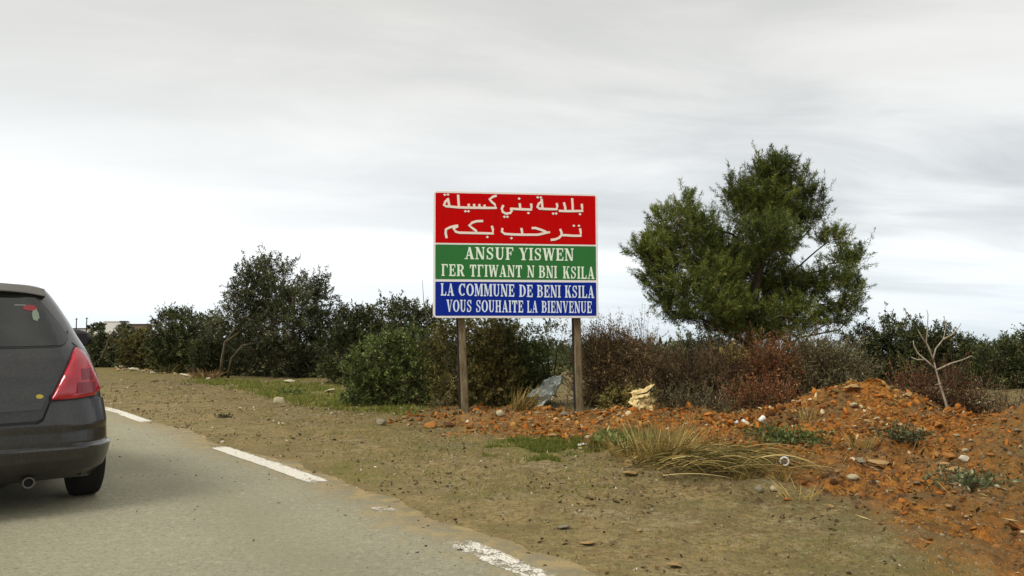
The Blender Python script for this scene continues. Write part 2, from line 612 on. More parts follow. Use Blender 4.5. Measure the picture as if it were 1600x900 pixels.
def build_road():
    ss = np.arange(0, EDGE_S[-1] - 0.5, 0.12)
    x, y, nx, ny = edge_at(ss)
    # asphalt runs past the line with a ragged broken edge
    near = sstep(13.0, 2.0, np.abs(ss - 3.0))
    wr = 0.22 + 0.12 * near + 0.06 * fbm(ss, 0 * ss, 0.7, 3, 51) + 0.045 * fbm(ss, 0 * ss, 3.0, 3, 52)
    us = [1.0, 0.0]
    cols = [wr, wr - 0.15, 0 * ss - 0.4, 0 * ss - 1.6, 0 * ss - 3.3, 0 * ss - 5.0, 0 * ss - 6.8]
    V = []
    for i, c_ in enumerate(cols):
        z = 0.004 if i else -0.004
        V.append(np.stack([x + nx * c_, y + ny * c_, 0 * ss + z + (0.004 if i == 1 else 0) * 0], -1))
    V = np.stack(V, 1)
    H = height(V[..., 0], V[..., 1])
    V[..., 2] += np.maximum(H, 0.0) * (np.abs(V[..., 1]) > 14)
    n, k = V.shape[:2]
    idx = np.arange(n * k).reshape(n, k)
    Fc = np.stack([idx[:-1, :-1], idx[1:, :-1], idx[1:, 1:], idx[:-1, 1:]], -1).reshape(-1, 4)
    off = np.stack([np.broadcast_to(np.asarray(c_ - wr), ss.shape) for c_ in cols], 1)
    me = np_mesh('road', V.reshape(-1, 3), Fc, {'edge': ('POINT', np.clip(-off, 0, 4).ravel())})
    m = bpy.data.materials.new('asphalt')
    m.use_nodes = True
    t = NT(m.node_tree)
    pos = t.n('ShaderNodeNewGeometry').outputs['Position']
    e = t.n('ShaderNodeAttribute', attribute_name='edge').outputs['Fac']
    n1 = t.noise(pos, 0.55, 4, 0.55)
    n2 = t.noise(pos, 6.0, 5, 0.65)
    n3 = t.noise(pos, 130.0, 3, 0.7)
    n4 = t.noise(pos, 260.0, 2, 0.6)
    c = t.mix(t.ramp(n1, [(0.35, 0.0), (0.65, 1.0)]), srgb(149, 145, 121), srgb(163, 158, 131))
    c = t.mix(t.ramp(n3, [(0.30, 0.65), (0.48, 0.0)]), c, srgb(84, 82, 74))
    c = t.mix(t.ramp(n4, [(0.58, 0.0), (0.70, 0.6)]), c, srgb(182, 178, 162))
    c = t.mix(t.ramp(t.noise(pos, 38.0, 2, 0.4), [(0.22, 0.8), (0.30, 0.0)]), c, srgb(58, 55, 48))
    c = t.mix(t.ramp(t.noise(pos, 42.0, 5, 0.75), [(0.36, 0.7), (0.48, 0.0)]), c, srgb(112, 105, 82))
    c = t.mix(t.ramp(t.noise(pos, 18.0, 6, 0.8), [(0.52, 0.0), (0.66, 0.5)]), c, srgb(194, 187, 156))
    trk = t.math('ABSOLUTE', t.math('SUBTRACT', t.math('ABSOLUTE', t.math('SUBTRACT', e, 1.9)), 0.78))
    c = t.mix(t.ramp(t.math('ADD', trk, t.math('MULTIPLY', n1, .2)), [(.12, .35), (.5, 0.)]), c, srgb(138, 132, 104))
    vor = t.n('ShaderNodeTexVoronoi', feature='DISTANCE_TO_EDGE', ins={'Vector': t.n('ShaderNodeVectorMath', operation='ADD', ins={0: pos, 1: t.n('ShaderNodeTexNoise', ins={0: pos, 2: 1.5, 3: 4.0}).outputs[1]}).outputs[0], 'Scale': 0.55}).outputs[0]
    ck = t.math('MULTIPLY', t.ramp(vor, [(0.0, .55), (0.006, 0.)]), t.ramp(n1, [(.48, 0.), (.56, 1.)]))
    c = t.mix(t.math('MULTIPLY', ck, 0.0), c, srgb(80, 74, 56))
    dirt = t.math('ADD', t.math('MULTIPLY', e, 1.1), t.math('MULTIPLY', t.math('SUBTRACT', n2, 0.5), 1.3))
    dm = t.ramp(dirt, [(0.05, 1.0), (0.62, 0.0)])
    c = t.mix(t.math('MULTIPLY', dm, 0.97), c, t.mix(t.ramp(n2, [(.4, 0.), (.6, 1.)]), srgb(166, 146, 100), srgb(124, 108, 72)))
    p = t.n('ShaderNodeBsdfPrincipled', ins={'Base Color': c, 'Roughness': 0.8, 'Specular IOR Level': 0.3})
    b = t.n('ShaderNodeBump', ins={'Strength': 0.8, 'Distance': 0.006, 'Height': t.math('ADD', n3, n4)})
    t.t.links.new(b.outputs[0], p.inputs['Normal'])
    t.n('ShaderNodeOutputMaterial', ins={0: p.outputs[0]})
    tag(link('road', me, m, smooth=True), kind='structure')


build_road()


def build_markings():
    """worn white edge dashes, each a thin sheet on the asphalt"""
    m = bpy.data.materials.new('road_paint')
    m.use_nodes = True
    t = NT(m.node_tree)
    pos = t.n('ShaderNodeNewGeometry').outputs['Position']
    n1 = t.noise(pos, 9.0, 5, 0.7)
    n2 = t.noise(pos, 90.0, 3, 0.7)
    wear = t.n('ShaderNodeAttribute', attribute_name='wear').outputs['Fac']
    e = t.math('ADD', t.math('MULTIPLY', n1, 0.55), t.math('MULTIPLY', n2, 0.45))
    keep = t.ramp(t.math('SUBTRACT', t.math('MULTIPLY_ADD', e, 1.0, -0.22), wear), [(0.0, 0.0), (0.06, 1.0)])
    c = t.mix(t.ramp(n2, [(0.3, 0.0), (0.6, 1.0)]), srgb(172, 165, 146), srgb(224, 219, 204))
    c = t.mix(t.ramp(t.noise(pos, 45.0, 2, 0.5), [(0.26, 0.9), (0.33, 0.0)]), c, srgb(80, 74, 62))
    p = t.n('ShaderNodeBsdfPrincipled', ins={'Base Color': c, 'Roughness': 0.75})
    tr = t.n('ShaderNodeBsdfTransparent')
    mx = t.n('ShaderNodeMixShader', ins={0: keep, 1: tr.outputs[0], 2: p.outputs[0]})
    t.n('ShaderNodeOutputMaterial', ins={0: mx.outputs[0]})

    def s_of(px, py):
        g = G(px, py)
        return float(EDGE_S[np.argmin((EDGE_NP[:, 0] - g.x) ** 2 + (EDGE_NP[:, 1] - g.y) ** 2)])
    dashes = [(s_of(850, 905) - 2.2, s_of(698, 846), 0.215, 'faded white edge line dash nearest the camera at the bottom of the frame'),
              (s_of(600, 803), s_of(575, 792), 0.30, 'almost worn away scrap of white edge line between the two nearest dashes'),
              (s_of(497, 755), s_of(352, 697), 0.10, 'bright white edge line dash in the middle, the clearest one'),
              (s_of(240, 660), s_of(170, 636), 0.14, 'far white edge line dash beside the dark hatchback'),
              (s_of(170, 636) + 2.6, s_of(170, 636) + 5.3, 0.14, 'farthest white edge line dash, beyond the dark hatchback')]
    for s0, s1, wv, lab in dashes:
        s = np.arange(s0, s1, 0.04)
        x, y, nx, ny = edge_at(s)
        hw = 0.085
        cs = np.linspace(-1, 1, 7) * hw
        rows = []
        for c_ in cs:
            j = 0.008 * fbm(s * 9, s * 0 + c_ * 30, 1.0, 2, 60)
            rows.append(np.stack([x + nx * (c_ + j), y + ny * (c_ + j), 0 * s + 0.008], -1))
        V = np.stack(rows, 1)
        n, k = V.shape[:2]
        u = np.linspace(0, 1, n)[:, None]
        ww = np.full((n, k), wv) + 0.30 * np.maximum(0, 0.06 - np.minimum(u, 1 - u)) / 0.06 * 0.7 + 0.10 * (np.abs(np.linspace(-1, 1, k))[None] > 0.9) + 0.06 * fbm(s[:, None] * 1.5, np.linspace(0, 1, k)[None] * 2 + s[:, None] * 0, 1, 3, 61)
        idx = np.arange(n * k).reshape(n, k)
        Fc = np.stack([idx[:-1, :-1], idx[1:, :-1], idx[1:, 1:], idx[:-1, 1:]], -1).reshape(-1, 4)
        me = np_mesh('road_marking', V.reshape(-1, 3), Fc, {'wear': ('POINT', ww.ravel())})
        tag(link('road_marking', me, m), lab, 'road marking', 'white dashes of the edge line')


build_markings()

# sea beyond the fields
sea_m = simple_mat('sea_water', (0.10, 0.15, 0.18), 0.25, 0, 0.2, 0.05, 0)
me = py_mesh('sea', [(-9000, 60, -25), (12000, 60, -25), (12000, 14000, -25), (-9000, 14000, -25)], [(0, 1, 2, 3)])
tag(link('sea', me, sea_m), kind='structure')


# ---------------------------------------------------------------- foliage tools
def unit(a):
    return a / (np.linalg.norm(a, axis=-1, keepdims=True) + 1e-9)


def leaf_cloud(name, C, D, L, W, tint, mat, parent, tri=False):
    """one small pointed leaf per row"""
    n = len(C)
    D = unit(D)
    R = unit(np.cross(D, RNG.normal(size=(n, 3))))
    L = np.broadcast_to(L, (n,))[:, None]
    Wd = np.broadcast_to(W, (n,))[:, None]
    if tri:
        V = np.stack([C - R * Wd / 2, C + R * Wd / 2, C + D * L], 1).reshape(-1, 3)
        Fc = np.arange(3 * n).reshape(n, 3)
    else:
        V = np.stack([C, C + D * L * 0.45 + R * Wd / 2, C + D * L, C + D * L * 0.45 - R * Wd / 2], 1).reshape(-1, 3)
        Fc = np.arange(4 * n).reshape(n, 4)
    me = np_mesh(name, V, Fc, {'tint': ('FACE', np.clip(tint, 0, 1))})
    o = link(name, me, mat, parent)
    return o


def twigs(name, A, B, ra, rb, mat, parent, tint=None):
    """straight tapered three-sided twigs from A to B"""
    n = len(A)
    D = unit(B - A)
    R = unit(np.cross(D, RNG.normal(size=(n, 3))))
    S = np.cross(D, R)
    ra = np.broadcast_to(ra, (n,))[:, None]
    rb = np.broadcast_to(rb, (n,))[:, None]
    vs = []
    for base, r in ((A, ra), (B, rb)):
        for k in range(3):
            a = 2 * math.pi * k / 3
            vs.append(base + (R * math.cos(a) + S * math.sin(a)) * r)
    V = np.stack(vs, 1).reshape(-1, 3)
    b = np.arange(n)[:, None] * 6
    Fc = np.concatenate([b + np.array([[0, 1, 4, 3]]), b + np.array([[1, 2, 5, 4]]), b + np.array([[2, 0, 3, 5]])])
    tint = RNG.random(n) if tint is None else tint
    me = np_mesh(name, V, Fc, {'tint': ('FACE', np.tile(tint, 3))})
    return link(name, me, mat, parent)


M_GREEN = leaf_mat('leaf_mid_green', [(0, srgb(46, 56, 24)), (0.5, srgb(84, 98, 46)), (0.8, srgb(122, 134, 72)), (1, srgb(164, 170, 108))])
M_DARK = leaf_mat('leaf_dark_green', [(0, srgb(34, 40, 20)), (0.5, srgb(68, 75, 40)), (0.8, srgb(104, 110, 62)), (1, srgb(148, 150, 98))])
M_OLIVE = leaf_mat('leaf_olive', [(0, srgb(40, 44, 26)), (0.5, srgb(74, 80, 48)), (0.8, srgb(114, 120, 80)), (1, srgb(172, 176, 142))])
M_PINE = leaf_mat('pine_needles', [(0, srgb(42, 50, 18)), (0.5, srgb(84, 96, 38)), (0.8, srgb(122, 132, 56)), (1, srgb(156, 160, 82))], trans=0.25)
M_YOL = leaf_mat('leaf_yellow_olive', [(0, srgb(50, 50, 24)), (0.5, srgb(94, 90, 46)), (0.8, srgb(132, 124, 66)), (1, srgb(168, 152, 88))])
M_BROWN = leaf_mat('dry_leaf_brown', [(0, srgb(54, 42, 28)), (0.5, srgb(108, 86, 56)), (0.8, srgb(154, 124, 84)), (1, srgb(196, 166, 120))], trans=0.15)
M_RUST = leaf_mat('dry_leaf_rust', [(0, srgb(64, 38, 24)), (0.5, srgb(120, 72, 42)), (0.8, srgb(164, 108, 62)), (1, srgb(198, 150, 96))], trans=0.15)
M_GREYDRY = leaf_mat('dry_leaf_grey', [(0, srgb(58, 55, 38)), (0.5, srgb(104, 100, 68)), (0.8, srgb(144, 138, 98)), (1, srgb(184, 176, 136))], trans=0.15)
M_TWIG = leaf_mat('twig_brown', [(0, srgb(48, 38, 28)), (0.6, srgb(92, 76, 58)), (1, srgb(150, 130, 104))], trans=0.0)
M_TWIGD = leaf_mat('twig_dark', [(0, srgb(44, 35, 22)), (0.6, srgb(92, 74, 48)), (1, srgb(166, 142, 102))], trans=0.0)
M_BARK = bark_mat('bark_grey', srgb(74, 66, 54), srgb(118, 108, 90))
M_BARKP = bark_mat('bark_pale', srgb(64, 60, 46), srgb(112, 104, 82), 26)
M_BARKD = bark_mat('bark_dark', srgb(46, 40, 30), srgb(80, 70, 52))
M_STRAW = leaf_mat('straw', [(0, srgb(66, 66, 30)), (0.22, srgb(104, 92, 46)), (0.5, srgb(168, 142, 80)), (1, srgb(222, 200, 134))], trans=0.3)
M_GRASS = leaf_mat('grass_blades', [(0, srgb(60, 70, 24)), (0.5, srgb(102, 112, 44)), (0.8, srgb(138, 140, 64)), (1, srgb(176, 160, 92))], trans=0.3)


def sample_lobes(lobes, depth, density, shell=0.5, depth_scale=1.0):
    """lobes: (px, py, rx_px, ry_px[, dd]) -> clump centres and outward directions"""
    CC, NN, LC, LI = [], [], [], []
    for li, lb in enumerate(lobes):
        px, py, rx, ry = lb[:4]
        dd = lb[4] if len(lb) > 4 else 0.0
        d = depth + dd
        c = np.array(P(px, py, d))
        k = d / F_PX
        rad = np.array([rx * k, min(rx, ry * 1.2) * k * depth_scale, ry * k])
        area = rad[0] * rad[2] + rad[0] * rad[1] + rad[1] * rad[2]
        n = max(6, int(area * density))
        v = unit(RNG.normal(size=(n, 3)))
        r = shell + (1 - shell) * RNG.random(n) ** 0.6
        bump = 1 + 0.24 * vnoise(v[:, 0] * 2.3 + li * 7, v[:, 1] * 2.3, v[:, 2] * 2.3, 90) + 0.12 * vnoise(v[:, 0] * 5 + li, v[:, 1] * 5, v[:, 2] * 5, 91)
        pts = c + v * rad * (r * bump)[:, None]
        CC.append(pts); NN.append(unit(v / rad * rad.mean())); LC.append(np.repeat(c[None], n, 0)); LI.append(np.full(n, li))
    return np.concatenate(CC), np.concatenate(NN), np.concatenate(LC), np.concatenate(LI)


def make_plant(name, label, cat, base, lobes, depth, mat, twig_mat=None, bark=None, density=60, leaves=26, leaf=(0.05, 0.018), shoot=0.22,
               up=0.35, spread=0.45, group=None, leaf_part='foliage', stem_part='stems', trunk_r=0.04, shell=0.45, twigness=0.6, limb_r=0.02,
               tri=False, spikes=0.06, trunk_pts=None, twig_r=0.003, tint_mid=0.45, droop=0.0, gap=0.0, keep_ground=True):
    root = empty(name, base)
    tag(root, label, cat, group)
    base_v = np.array(base)
    C_, N_, LC, LI = sample_lobes(lobes, depth, density, shell)
    if gap > 0:
        g = fbm(C_[:, 0] * 1.0, C_[:, 1] * 1.0 + C_[:, 2] * 3.1, 1.4, 2, 77, z=C_[:, 2] * 1.4)
        k = g > (-1 + gap)
        C_, N_, LC, LI = C_[k], N_[k], LC[k], LI[k]
    n = len(C_)
    sdir = unit(N_ * 0.8 + np.array([0, 0, up]) + RNG.normal(size=(n, 3)) * 0.35)
    sl = shoot * (0.6 + 0.8 * RNG.random(n))
    sp = RNG.random(n) < spikes
    sl = np.where(sp, sl * 1.9, sl)
    sdir[sp] = unit(sdir[sp] + np.array([0, 0, 0.7]))
    ct = RNG.normal(0, 0.13, n) + 0.22 * fbm(C_[:, 0], C_[:, 2], 1.1, 3, 33, z=C_[:, 1] * .7)
    # leaves along each shoot
    m = leaves
    tt = RNG.random((n, m))
    cen = C_[:, None] + sdir[:, None] * (tt * sl[:, None])[..., None]
    cen = cen + RNG.normal(size=(n, m, 3)) * (spread * shoot * 0.28 * (1.2 - 0.8 * tt))[..., None]
    ld = unit(sdir[:, None] * 0.9 + RNG.normal(size=(n, m, 3)) * 0.75 + np.array([0, 0, -droop]))
    cen = cen.reshape(-1, 3); ld = ld.reshape(-1, 3)
    L = leaf[0] * (0.6 + 0.8 * RNG.random(len(cen)))
    Wd = leaf[1] * (0.6 + 0.8 * RNG.random(len(cen)))
    tint = tint_mid + np.repeat(ct, m) * 1.15 + RNG.normal(0, 0.20, len(cen))
    if keep_ground:
        k = cen[:, 2] > base[2] - 0.15
        cen, ld, L, Wd, tint = cen[k], ld[k], L[k], Wd[k], tint[k]
    leaf_cloud(leaf_part, cen - base_v, ld, L, Wd, tint, mat, root, tri)
    # twigs: lobe heart -> clump -> shoot tip
    tm = twig_mat or M_TWIG
    sel = RNG.random(n) < twigness
    mid = LC[sel] + (C_[sel] - LC[sel]) * 0.35 + RNG.normal(size=(sel.sum(), 3)) * 0.05
    A = np.concatenate([mid, C_[sel]]) - base_v
    B = np.concatenate([C_[sel], C_[sel] + sdir[sel] * sl[sel][:, None]]) - base_v
    ra = np.concatenate([np.full(sel.sum(), twig_r * 2.2), np.full(sel.sum(), twig_r * 1.3)])
    rb = np.concatenate([np.full(sel.sum(), twig_r * 1.3), np.full(sel.sum(), twig_r * 0.4)])
    twigs('twigs', A, B, ra, rb, tm, root)
    # trunk and limbs
    mb = MB()
    bk = bark or M_BARKD
    if trunk_pts:
        pts = [Vector(p) - Vector(base) for p in trunk_pts]
        mb.tube(pts, [trunk_r * (1 - 0.55 * i / (len(pts) - 1)) for i in range(len(pts))], 9)
        anchor = pts
    else:
        anchor = [Vector((0, 0, -0.05)), Vector((0, 0, 0.15))]
    lobec = {}
    for li in np.unique(LI):
        lobec[li] = Vector(LC[LI == li][0]) - Vector(base)
    for li, c in lobec.items():
        if c.z < 1.75 and bk is M_BARKP: continue
        a = min(anchor, key=lambda q: (q - c).length + 3 * max(0, q.z - (c.z - .5 * math.hypot(q.x - c.x, q.y - c.y))))
        mid_ = a.lerp(c, 0.5) + Vector(RNG.normal(size=3)) * 0.06 * (c - a).length + Vector((0, 0, 0.04))
        m2 = a.lerp(c, 0.8) + Vector(RNG.normal(size=3)) * 0.05 * (c - a).length
        mb.tube([a, mid_, m2, c], [limb_r, limb_r * 0.75, limb_r * 0.5, limb_r * 0.3], 6)
    mb.build(stem_part, bk, root, smooth=True)
    return root


# ---------------------------------------------------------------- trees and bushes
def base_at(px, py_ground, depth):
    p = P(px, py_ground, depth)
    return (p.x, p.y, hz(p.x, p.y))


# Aleppo pine on the right
bp = base_at(1172, 585, 21.5)
pine_lobes = [(1208, 270, 40, 34), (1196, 305, 48, 40), (1215, 330, 50, 36, .6), (1148, 300, 19, 30), (1158, 336, 30, 30), (1258, 290, 20, 34, .5), (1276, 318, 14, 30, .3), (1268, 352, 26, 22),
              (1069, 322, 20, 32), (1035, 345, 22, 32), (1080, 366, 46, 40, -.5), (1030, 392, 34, 34), (996, 392, 18, 22), (1128, 392, 48, 34, .5), (1200, 374, 52, 40, -.8),
              (1298, 372, 26, 20), (1318, 408, 24, 24), (1342, 402, 11, 18), (1100, 425, 66, 42, -.6), (1030, 425, 34, 32, .3), (1180, 430, 56, 46, 1.0), (1292, 436, 46, 28, -.5), (1240, 452, 52, 32, .4),
              (1330, 446, 20, 24, .2), (1312, 470, 34, 26, -.3), (1050, 462, 44, 26, .4), (1120, 470, 60, 36, -1.0), (1066, 492, 40, 18, 0), (1170, 492, 66, 32, .3), (1242, 492, 50, 28, -.8),
              (1300, 500, 34, 16, .2), (1336, 484, 12, 14), (1200, 520, 70, 18, -.5), (1130, 512, 50, 18, .5)]
make_plant('pine_tree', 'tall green pine tree with a broken uneven crown right of the sign, behind dry bushes', 'tree', bp, [(a[0], a[1] + 3, max(9, a[2] - 5), max(9, a[3] - 5), *a[4:]) for a in pine_lobes], 21.5, M_PINE, M_TWIGD, M_BARKD,
           density=205, leaves=58, leaf=(0.095, 0.016), shoot=0.34, up=0.9, spread=0.42, leaf_part='crown', stem_part='trunk', trunk_r=0.15, shell=0.25,
           twigness=0.5, limb_r=0.038, tri=True, spikes=0.04, twig_r=0.005, gap=0.42, tint_mid=0.47,
           trunk_pts=[bp, P(1170, 540, 21.5), P(1176, 480, 21.5), P(1190, 400, 21.5), P(1200, 330, 21.5), P(1207, 260, 21.5)])

# wild olive on the left
bo = base_at(345, 592, 23.0)
olive_lobes = [(398, 428, 34, 30), (430, 418, 30, 22, .4), (378, 455, 26, 24), (420, 460, 46, 34), (485, 442, 24, 24), (500, 462, 24, 24, .4), (465, 470, 40, 34, -.4), (392, 495, 44, 28),
               (440, 505, 60, 34, -.5), (505, 500, 40, 30, .2), (355, 492, 24, 20), (330, 505, 22, 18, .4), (400, 535, 50, 30, .9), (460, 545, 56, 34, .3), (400, 588, 34, 14, .9), (450, 592, 36, 14, .3), (505, 592, 40, 16, 0), (520, 540, 40, 40, .5), (398, 568, 38, 24, 1.4), (450, 575, 40, 24, 1.2), (500, 570, 40, 30, 1.0), (418, 402, 14, 10), (506, 436, 12, 12)]
make_plant('olive_tree', 'grey green wild olive tree with pale leaning trunks, tallest plant left of the sign', 'tree', bo, [(a[0], a[1] + 8, a[2] - 5, a[3] - 5, *a[4:]) for a in olive_lobes], 23.0, M_OLIVE, M_TWIG, M_BARKP,
           density=150, leaves=36, leaf=(0.075, 0.026), shoot=0.28, up=0.5, leaf_part='crown', stem_part='trunk', trunk_r=0.058, shell=0.35, twigness=0.6, limb_r=0.035,
           spikes=0.10, twig_r=0.005, gap=0.22, tint_mid=0.40,
           trunk_pts=[bo, P(347, 565, 22.8), P(352, 535, 22.7), P(366, 515, 22.8), P(395, 490, 22.9), P(420, 450, 23.0)])
mb_ = MB()
tp = [Vector(base_at(356, 592, 22.9)), P(362, 560, 22.6), P(378, 540, 22.8), P(408, 534, 22.9), P(440, 530, 23.0)]
mb_.tube([p - Vector(bo) for p in tp], [0.042, 0.036, 0.028, 0.022, 0.012], 8)
mb_.build('trunk', M_BARKP, bpy.data.objects['olive_tree'], smooth=True)

BUSHES = [
    # name, label, px foot, py foot, depth, lobes, material, opts
    ('shrub', 'low dark shrub under the white house, leftmost of the hedge', 178, 572, 32, [(170, 552, 34, 22), (150, 535, 22, 12), (190, 532, 26, 12), (145, 556, 20, 18)], M_OLIVE, {'spikes': .02, 'tint_mid': .5}),
    ('shrub', 'dark green shrub right of the low shrub under the white house', 225, 574, 30, [(225, 550, 36, 26), (240, 524, 22, 12), (208, 534, 24, 12), (250, 552, 24, 22)], M_YOL, {'spikes': .02}),
    ('shrub', 'dark shrub with a round high top, left of the pale olive trunks', 285, 582, 27, [(270, 510, 26, 20), (290, 500, 20, 14), (285, 545, 40, 32), (255, 548, 26, 26), (315, 530, 28, 28), (300, 560, 34, 22)], M_DARK, {}),
    ('shrub', 'small shrub filling the shade directly behind the pale olive trunks', 335, 586, 25, [(330, 560, 30, 26), (340, 530, 26, 26), (365, 560, 26, 28)], M_DARK, {}),
    ('bush', 'tall dark bush between the olive tree and the bright green bush', 560, 602, 20, [(560, 515, 36, 30), (600, 500, 34, 24), (540, 550, 40, 40), (590, 545, 44, 40), (548, 495, 14, 12), (555, 580, 50, 20)], M_DARK, {}),
    ('bush', 'tall dark bush rising behind the left edge of the sign', 650, 610, 19, [(640, 500, 34, 24), (670, 505, 34, 22), (620, 540, 36, 34), (665, 545, 40, 34), (625, 478, 10, 10)], M_OLIVE, {}),
    ('bush', 'bright green rounded bush standing left of the left sign post', 610, 636, 15.2, [(600, 560, 44, 34), (565, 580, 32, 28), (645, 550, 44, 34), (600, 605, 46, 26), (560, 608, 24, 18), (655, 590, 46, 38), (625, 540, 22, 18)], M_GREEN, {'tint_mid': .45}),
    ('bush', 'yellowish olive bush directly behind the left sign post', 745, 638, 14.6, [(700, 545, 34, 34), (742, 530, 38, 28), (770, 545, 36, 34), (720, 590, 46, 38), (775, 590, 40, 40), (790, 515, 20, 16)], M_YOL, {'tint_mid': .42, 'density': 340}),
    ('bush', 'dark green bush between the two sign posts', 800, 640, 15.2, [(800, 548, 36, 34), (830, 572, 34, 34), (800, 600, 42, 36), (765, 515, 34, 18), (838, 606, 30, 28), (775, 580, 40, 40)], M_GREEN, {'tint_mid': .34, 'density': 360}),
    ('bush', 'thin airy green bush with sky showing through, left of the right sign post', 862, 640, 15.6, [(850, 525, 26, 20), (872, 540, 28, 26), (855, 565, 30, 26), (880, 585, 26, 28), (835, 530, 14, 14)], M_OLIVE, {'gap': .75, 'tint_mid': .55, 'spikes': .25, 'density': 75}),
    ('bush', 'dry brown bush just right of the right sign post', 945, 645, 14.6, [(925, 560, 30, 30), (960, 550, 36, 26), (995, 560, 30, 24), (940, 600, 44, 34), (985, 600, 38, 30), (925, 535, 16, 16)], M_BROWN, {'dry': 1}),
    ('bush', 'dark brown leafless bush below the left side of the pine', 1050, 650, 15.0, [(1030, 580, 36, 24), (1070, 595, 44, 36), (1110, 590, 36, 36), (1040, 615, 44, 26), (1090, 630, 50, 20)], M_BROWN, {'dry': 1, 'tint_mid': .25}),
    ('bush', 'low green bush at the left foot of the pine', 1095, 600, 18.5, [(1085, 545, 34, 18), (1120, 548, 26, 18), (1065, 558, 26, 16), (1095, 575, 50, 22)], M_OLIVE, {'tint_mid': .5}),
    ('bush', 'rusty red bush in front of the pine trunk', 1205, 640, 15.5, [(1205, 560, 38, 24), (1240, 575, 36, 30), (1180, 590, 40, 30), (1150, 575, 26, 28), (1220, 610, 46, 30), (1165, 625, 40, 26)], M_RUST, {'dry': 1, 'tint_mid': .4}),
    ('bush', 'grey green dry bush right of the rusty bush, behind the soil heap', 1295, 630, 15.2, [(1290, 560, 36, 26), (1325, 575, 34, 28), (1275, 595, 40, 30), (1330, 605, 36, 26), (1270, 545, 20, 14), (1300, 625, 40, 16)], M_GREYDRY, {'dry': 1, 'tint_mid': .45}),
    ('bush', 'dark green bush right behind the grey green dry bush', 1375, 600, 20, [(1350, 535, 34, 20), (1385, 525, 34, 22), (1410, 540, 30, 26), (1370, 570, 50, 28)], M_DARK, {}),
    ('bush', 'dark green bush behind the bare pale sapling', 1465, 605, 19, [(1440, 535, 34, 24), (1475, 540, 36, 24), (1450, 575, 46, 30), (1505, 560, 34, 26), (1420, 515, 12, 10)], M_DARK, {}),
    ('bush', 'dark bush at the right edge of the photo', 1590, 615, 18, [(1560, 565, 36, 24), (1600, 560, 36, 28), (1640, 560, 40, 30), (1550, 590, 40, 24), (1600, 600, 44, 24), (1625, 535, 20, 16)], M_DARK, {}),
    ('bush', 'distant green bush between the sapling and the right edge', 1530, 600, 24, [(1520, 552, 26, 16), (1545, 556, 26, 14), (1530, 580, 40, 22), (1575, 552, 26, 14)], M_GREEN, {}),
    ('bush', 'brown brushy thicket around the foot of the bare sapling', 1450, 670, 13.2, [(1420, 622, 34, 26), (1460, 628, 40, 30), (1505, 636, 36, 30), (1440, 650, 44, 24), (1440, 600, 24, 16), (1530, 650, 34, 28), (1490, 600, 24, 14)], M_RUST, {'dry': 1, 'tint_mid': .2, 'density': 300}),
    ('bush', 'sparse bare bush beside the pale clearing at the right', 1565, 672, 12.2, [(1560, 650, 26, 28), (1590, 640, 24, 30), (1545, 625, 14, 18)], M_GREYDRY, {'dry': 1, 'gap': .6, 'tint_mid': .35, 'density': 90}),
    ('bush', 'tangled brown brush at the right edge beyond the orange ground', 1610, 690, 11.5, [(1590, 668, 30, 24), (1630, 655, 34, 30), (1580, 690, 26, 14)], M_BROWN, {'dry': 1, 'tint_mid': .35}),
    ('bush', 'low tan brush draped over the back of the soil heap', 1210, 648, 13.4, [(1180, 632, 30, 18), (1215, 625, 28, 20), (1145, 640, 26, 14)], M_RUST, {'dry': 1, 'tint_mid': .45, 'gap': .3}),
    ('bush', 'tan brush at the foot of the brown bush, right of the cream rubbish', 1050, 650, 13.0, [(1045, 640, 30, 12), (1080, 642, 30, 12), (1110, 646, 26, 10)], M_GREYDRY, {'dry': 1, 'tint_mid': .3, 'gap': .3}),
    ('bush', 'small bright tan tuft of dry leaves atop the hedge, left of the rusty bush', 1142, 640, 15.0, [(1140, 552, 13, 13), (1150, 560, 14, 10)], M_STRAW, {'density': 260, 'tint_mid': .35}),
    ('bush', 'mossy yellow green low bush behind the cream rubbish', 975, 650, 14.2, [(962, 628, 22, 14), (1000, 618, 20, 10)], M_YOL, {'tint_mid': .8}),
    ('bush', 'tall loose twiggy bush poking above the dry hedge, right of the right sign post', 975, 640, 15.0, [(955, 535, 30, 16), (1000, 540, 26, 14), (935, 545, 20, 14)], M_BROWN, {'dry': 1, 'tint_mid': .4, 'gap': .75, 'spikes': .4}),
]
for nm, lab, fx, fy, d, lobes, mt, op in BUSHES:
    op = dict(op)
    dry = op.pop('dry', 0)
    if d < 17.5: d *= 0.89
    gy = 530 + F_PX * CAM_H / d
    x0_ = min(l[0] - l[2] * .7 for l in lobes); x1_ = max(l[0] + l[2] * .7 for l in lobes)
    nk = max(2, int((x1_ - x0_) / 34))
    lobes = list(lobes) + [(x0_ + (x1_ - x0_) * (i + .5) / nk, gy - 12, 24, 17) for i in range(nk)]
    fy = gy
    k = d / 15.0
    args = dict(density=300 / k ** 1.1, leaves=24, leaf=(0.054 * k ** .8, 0.022 * k ** .8), shoot=0.17 * k ** .6, up=0.45, shell=0.35, twigness=0.5, limb_r=0.018, twig_r=0.0028 * k,
                gap=0.18, spikes=0.10, tint_mid=0.38)
    if dry:
        args.update(leaves=20, leaf=(0.050 * k, 0.014 * k), shoot=0.24, twigness=1.0, twig_r=0.0032, spikes=0.25, spread=0.6, density=360, gap=0.12)
    args.update(op)
    make_plant(nm, lab, 'bush', base_at(fx, fy, d), lobes, d, mt, M_TWIGD if dry else M_TWIG, M_BARKD, **args)

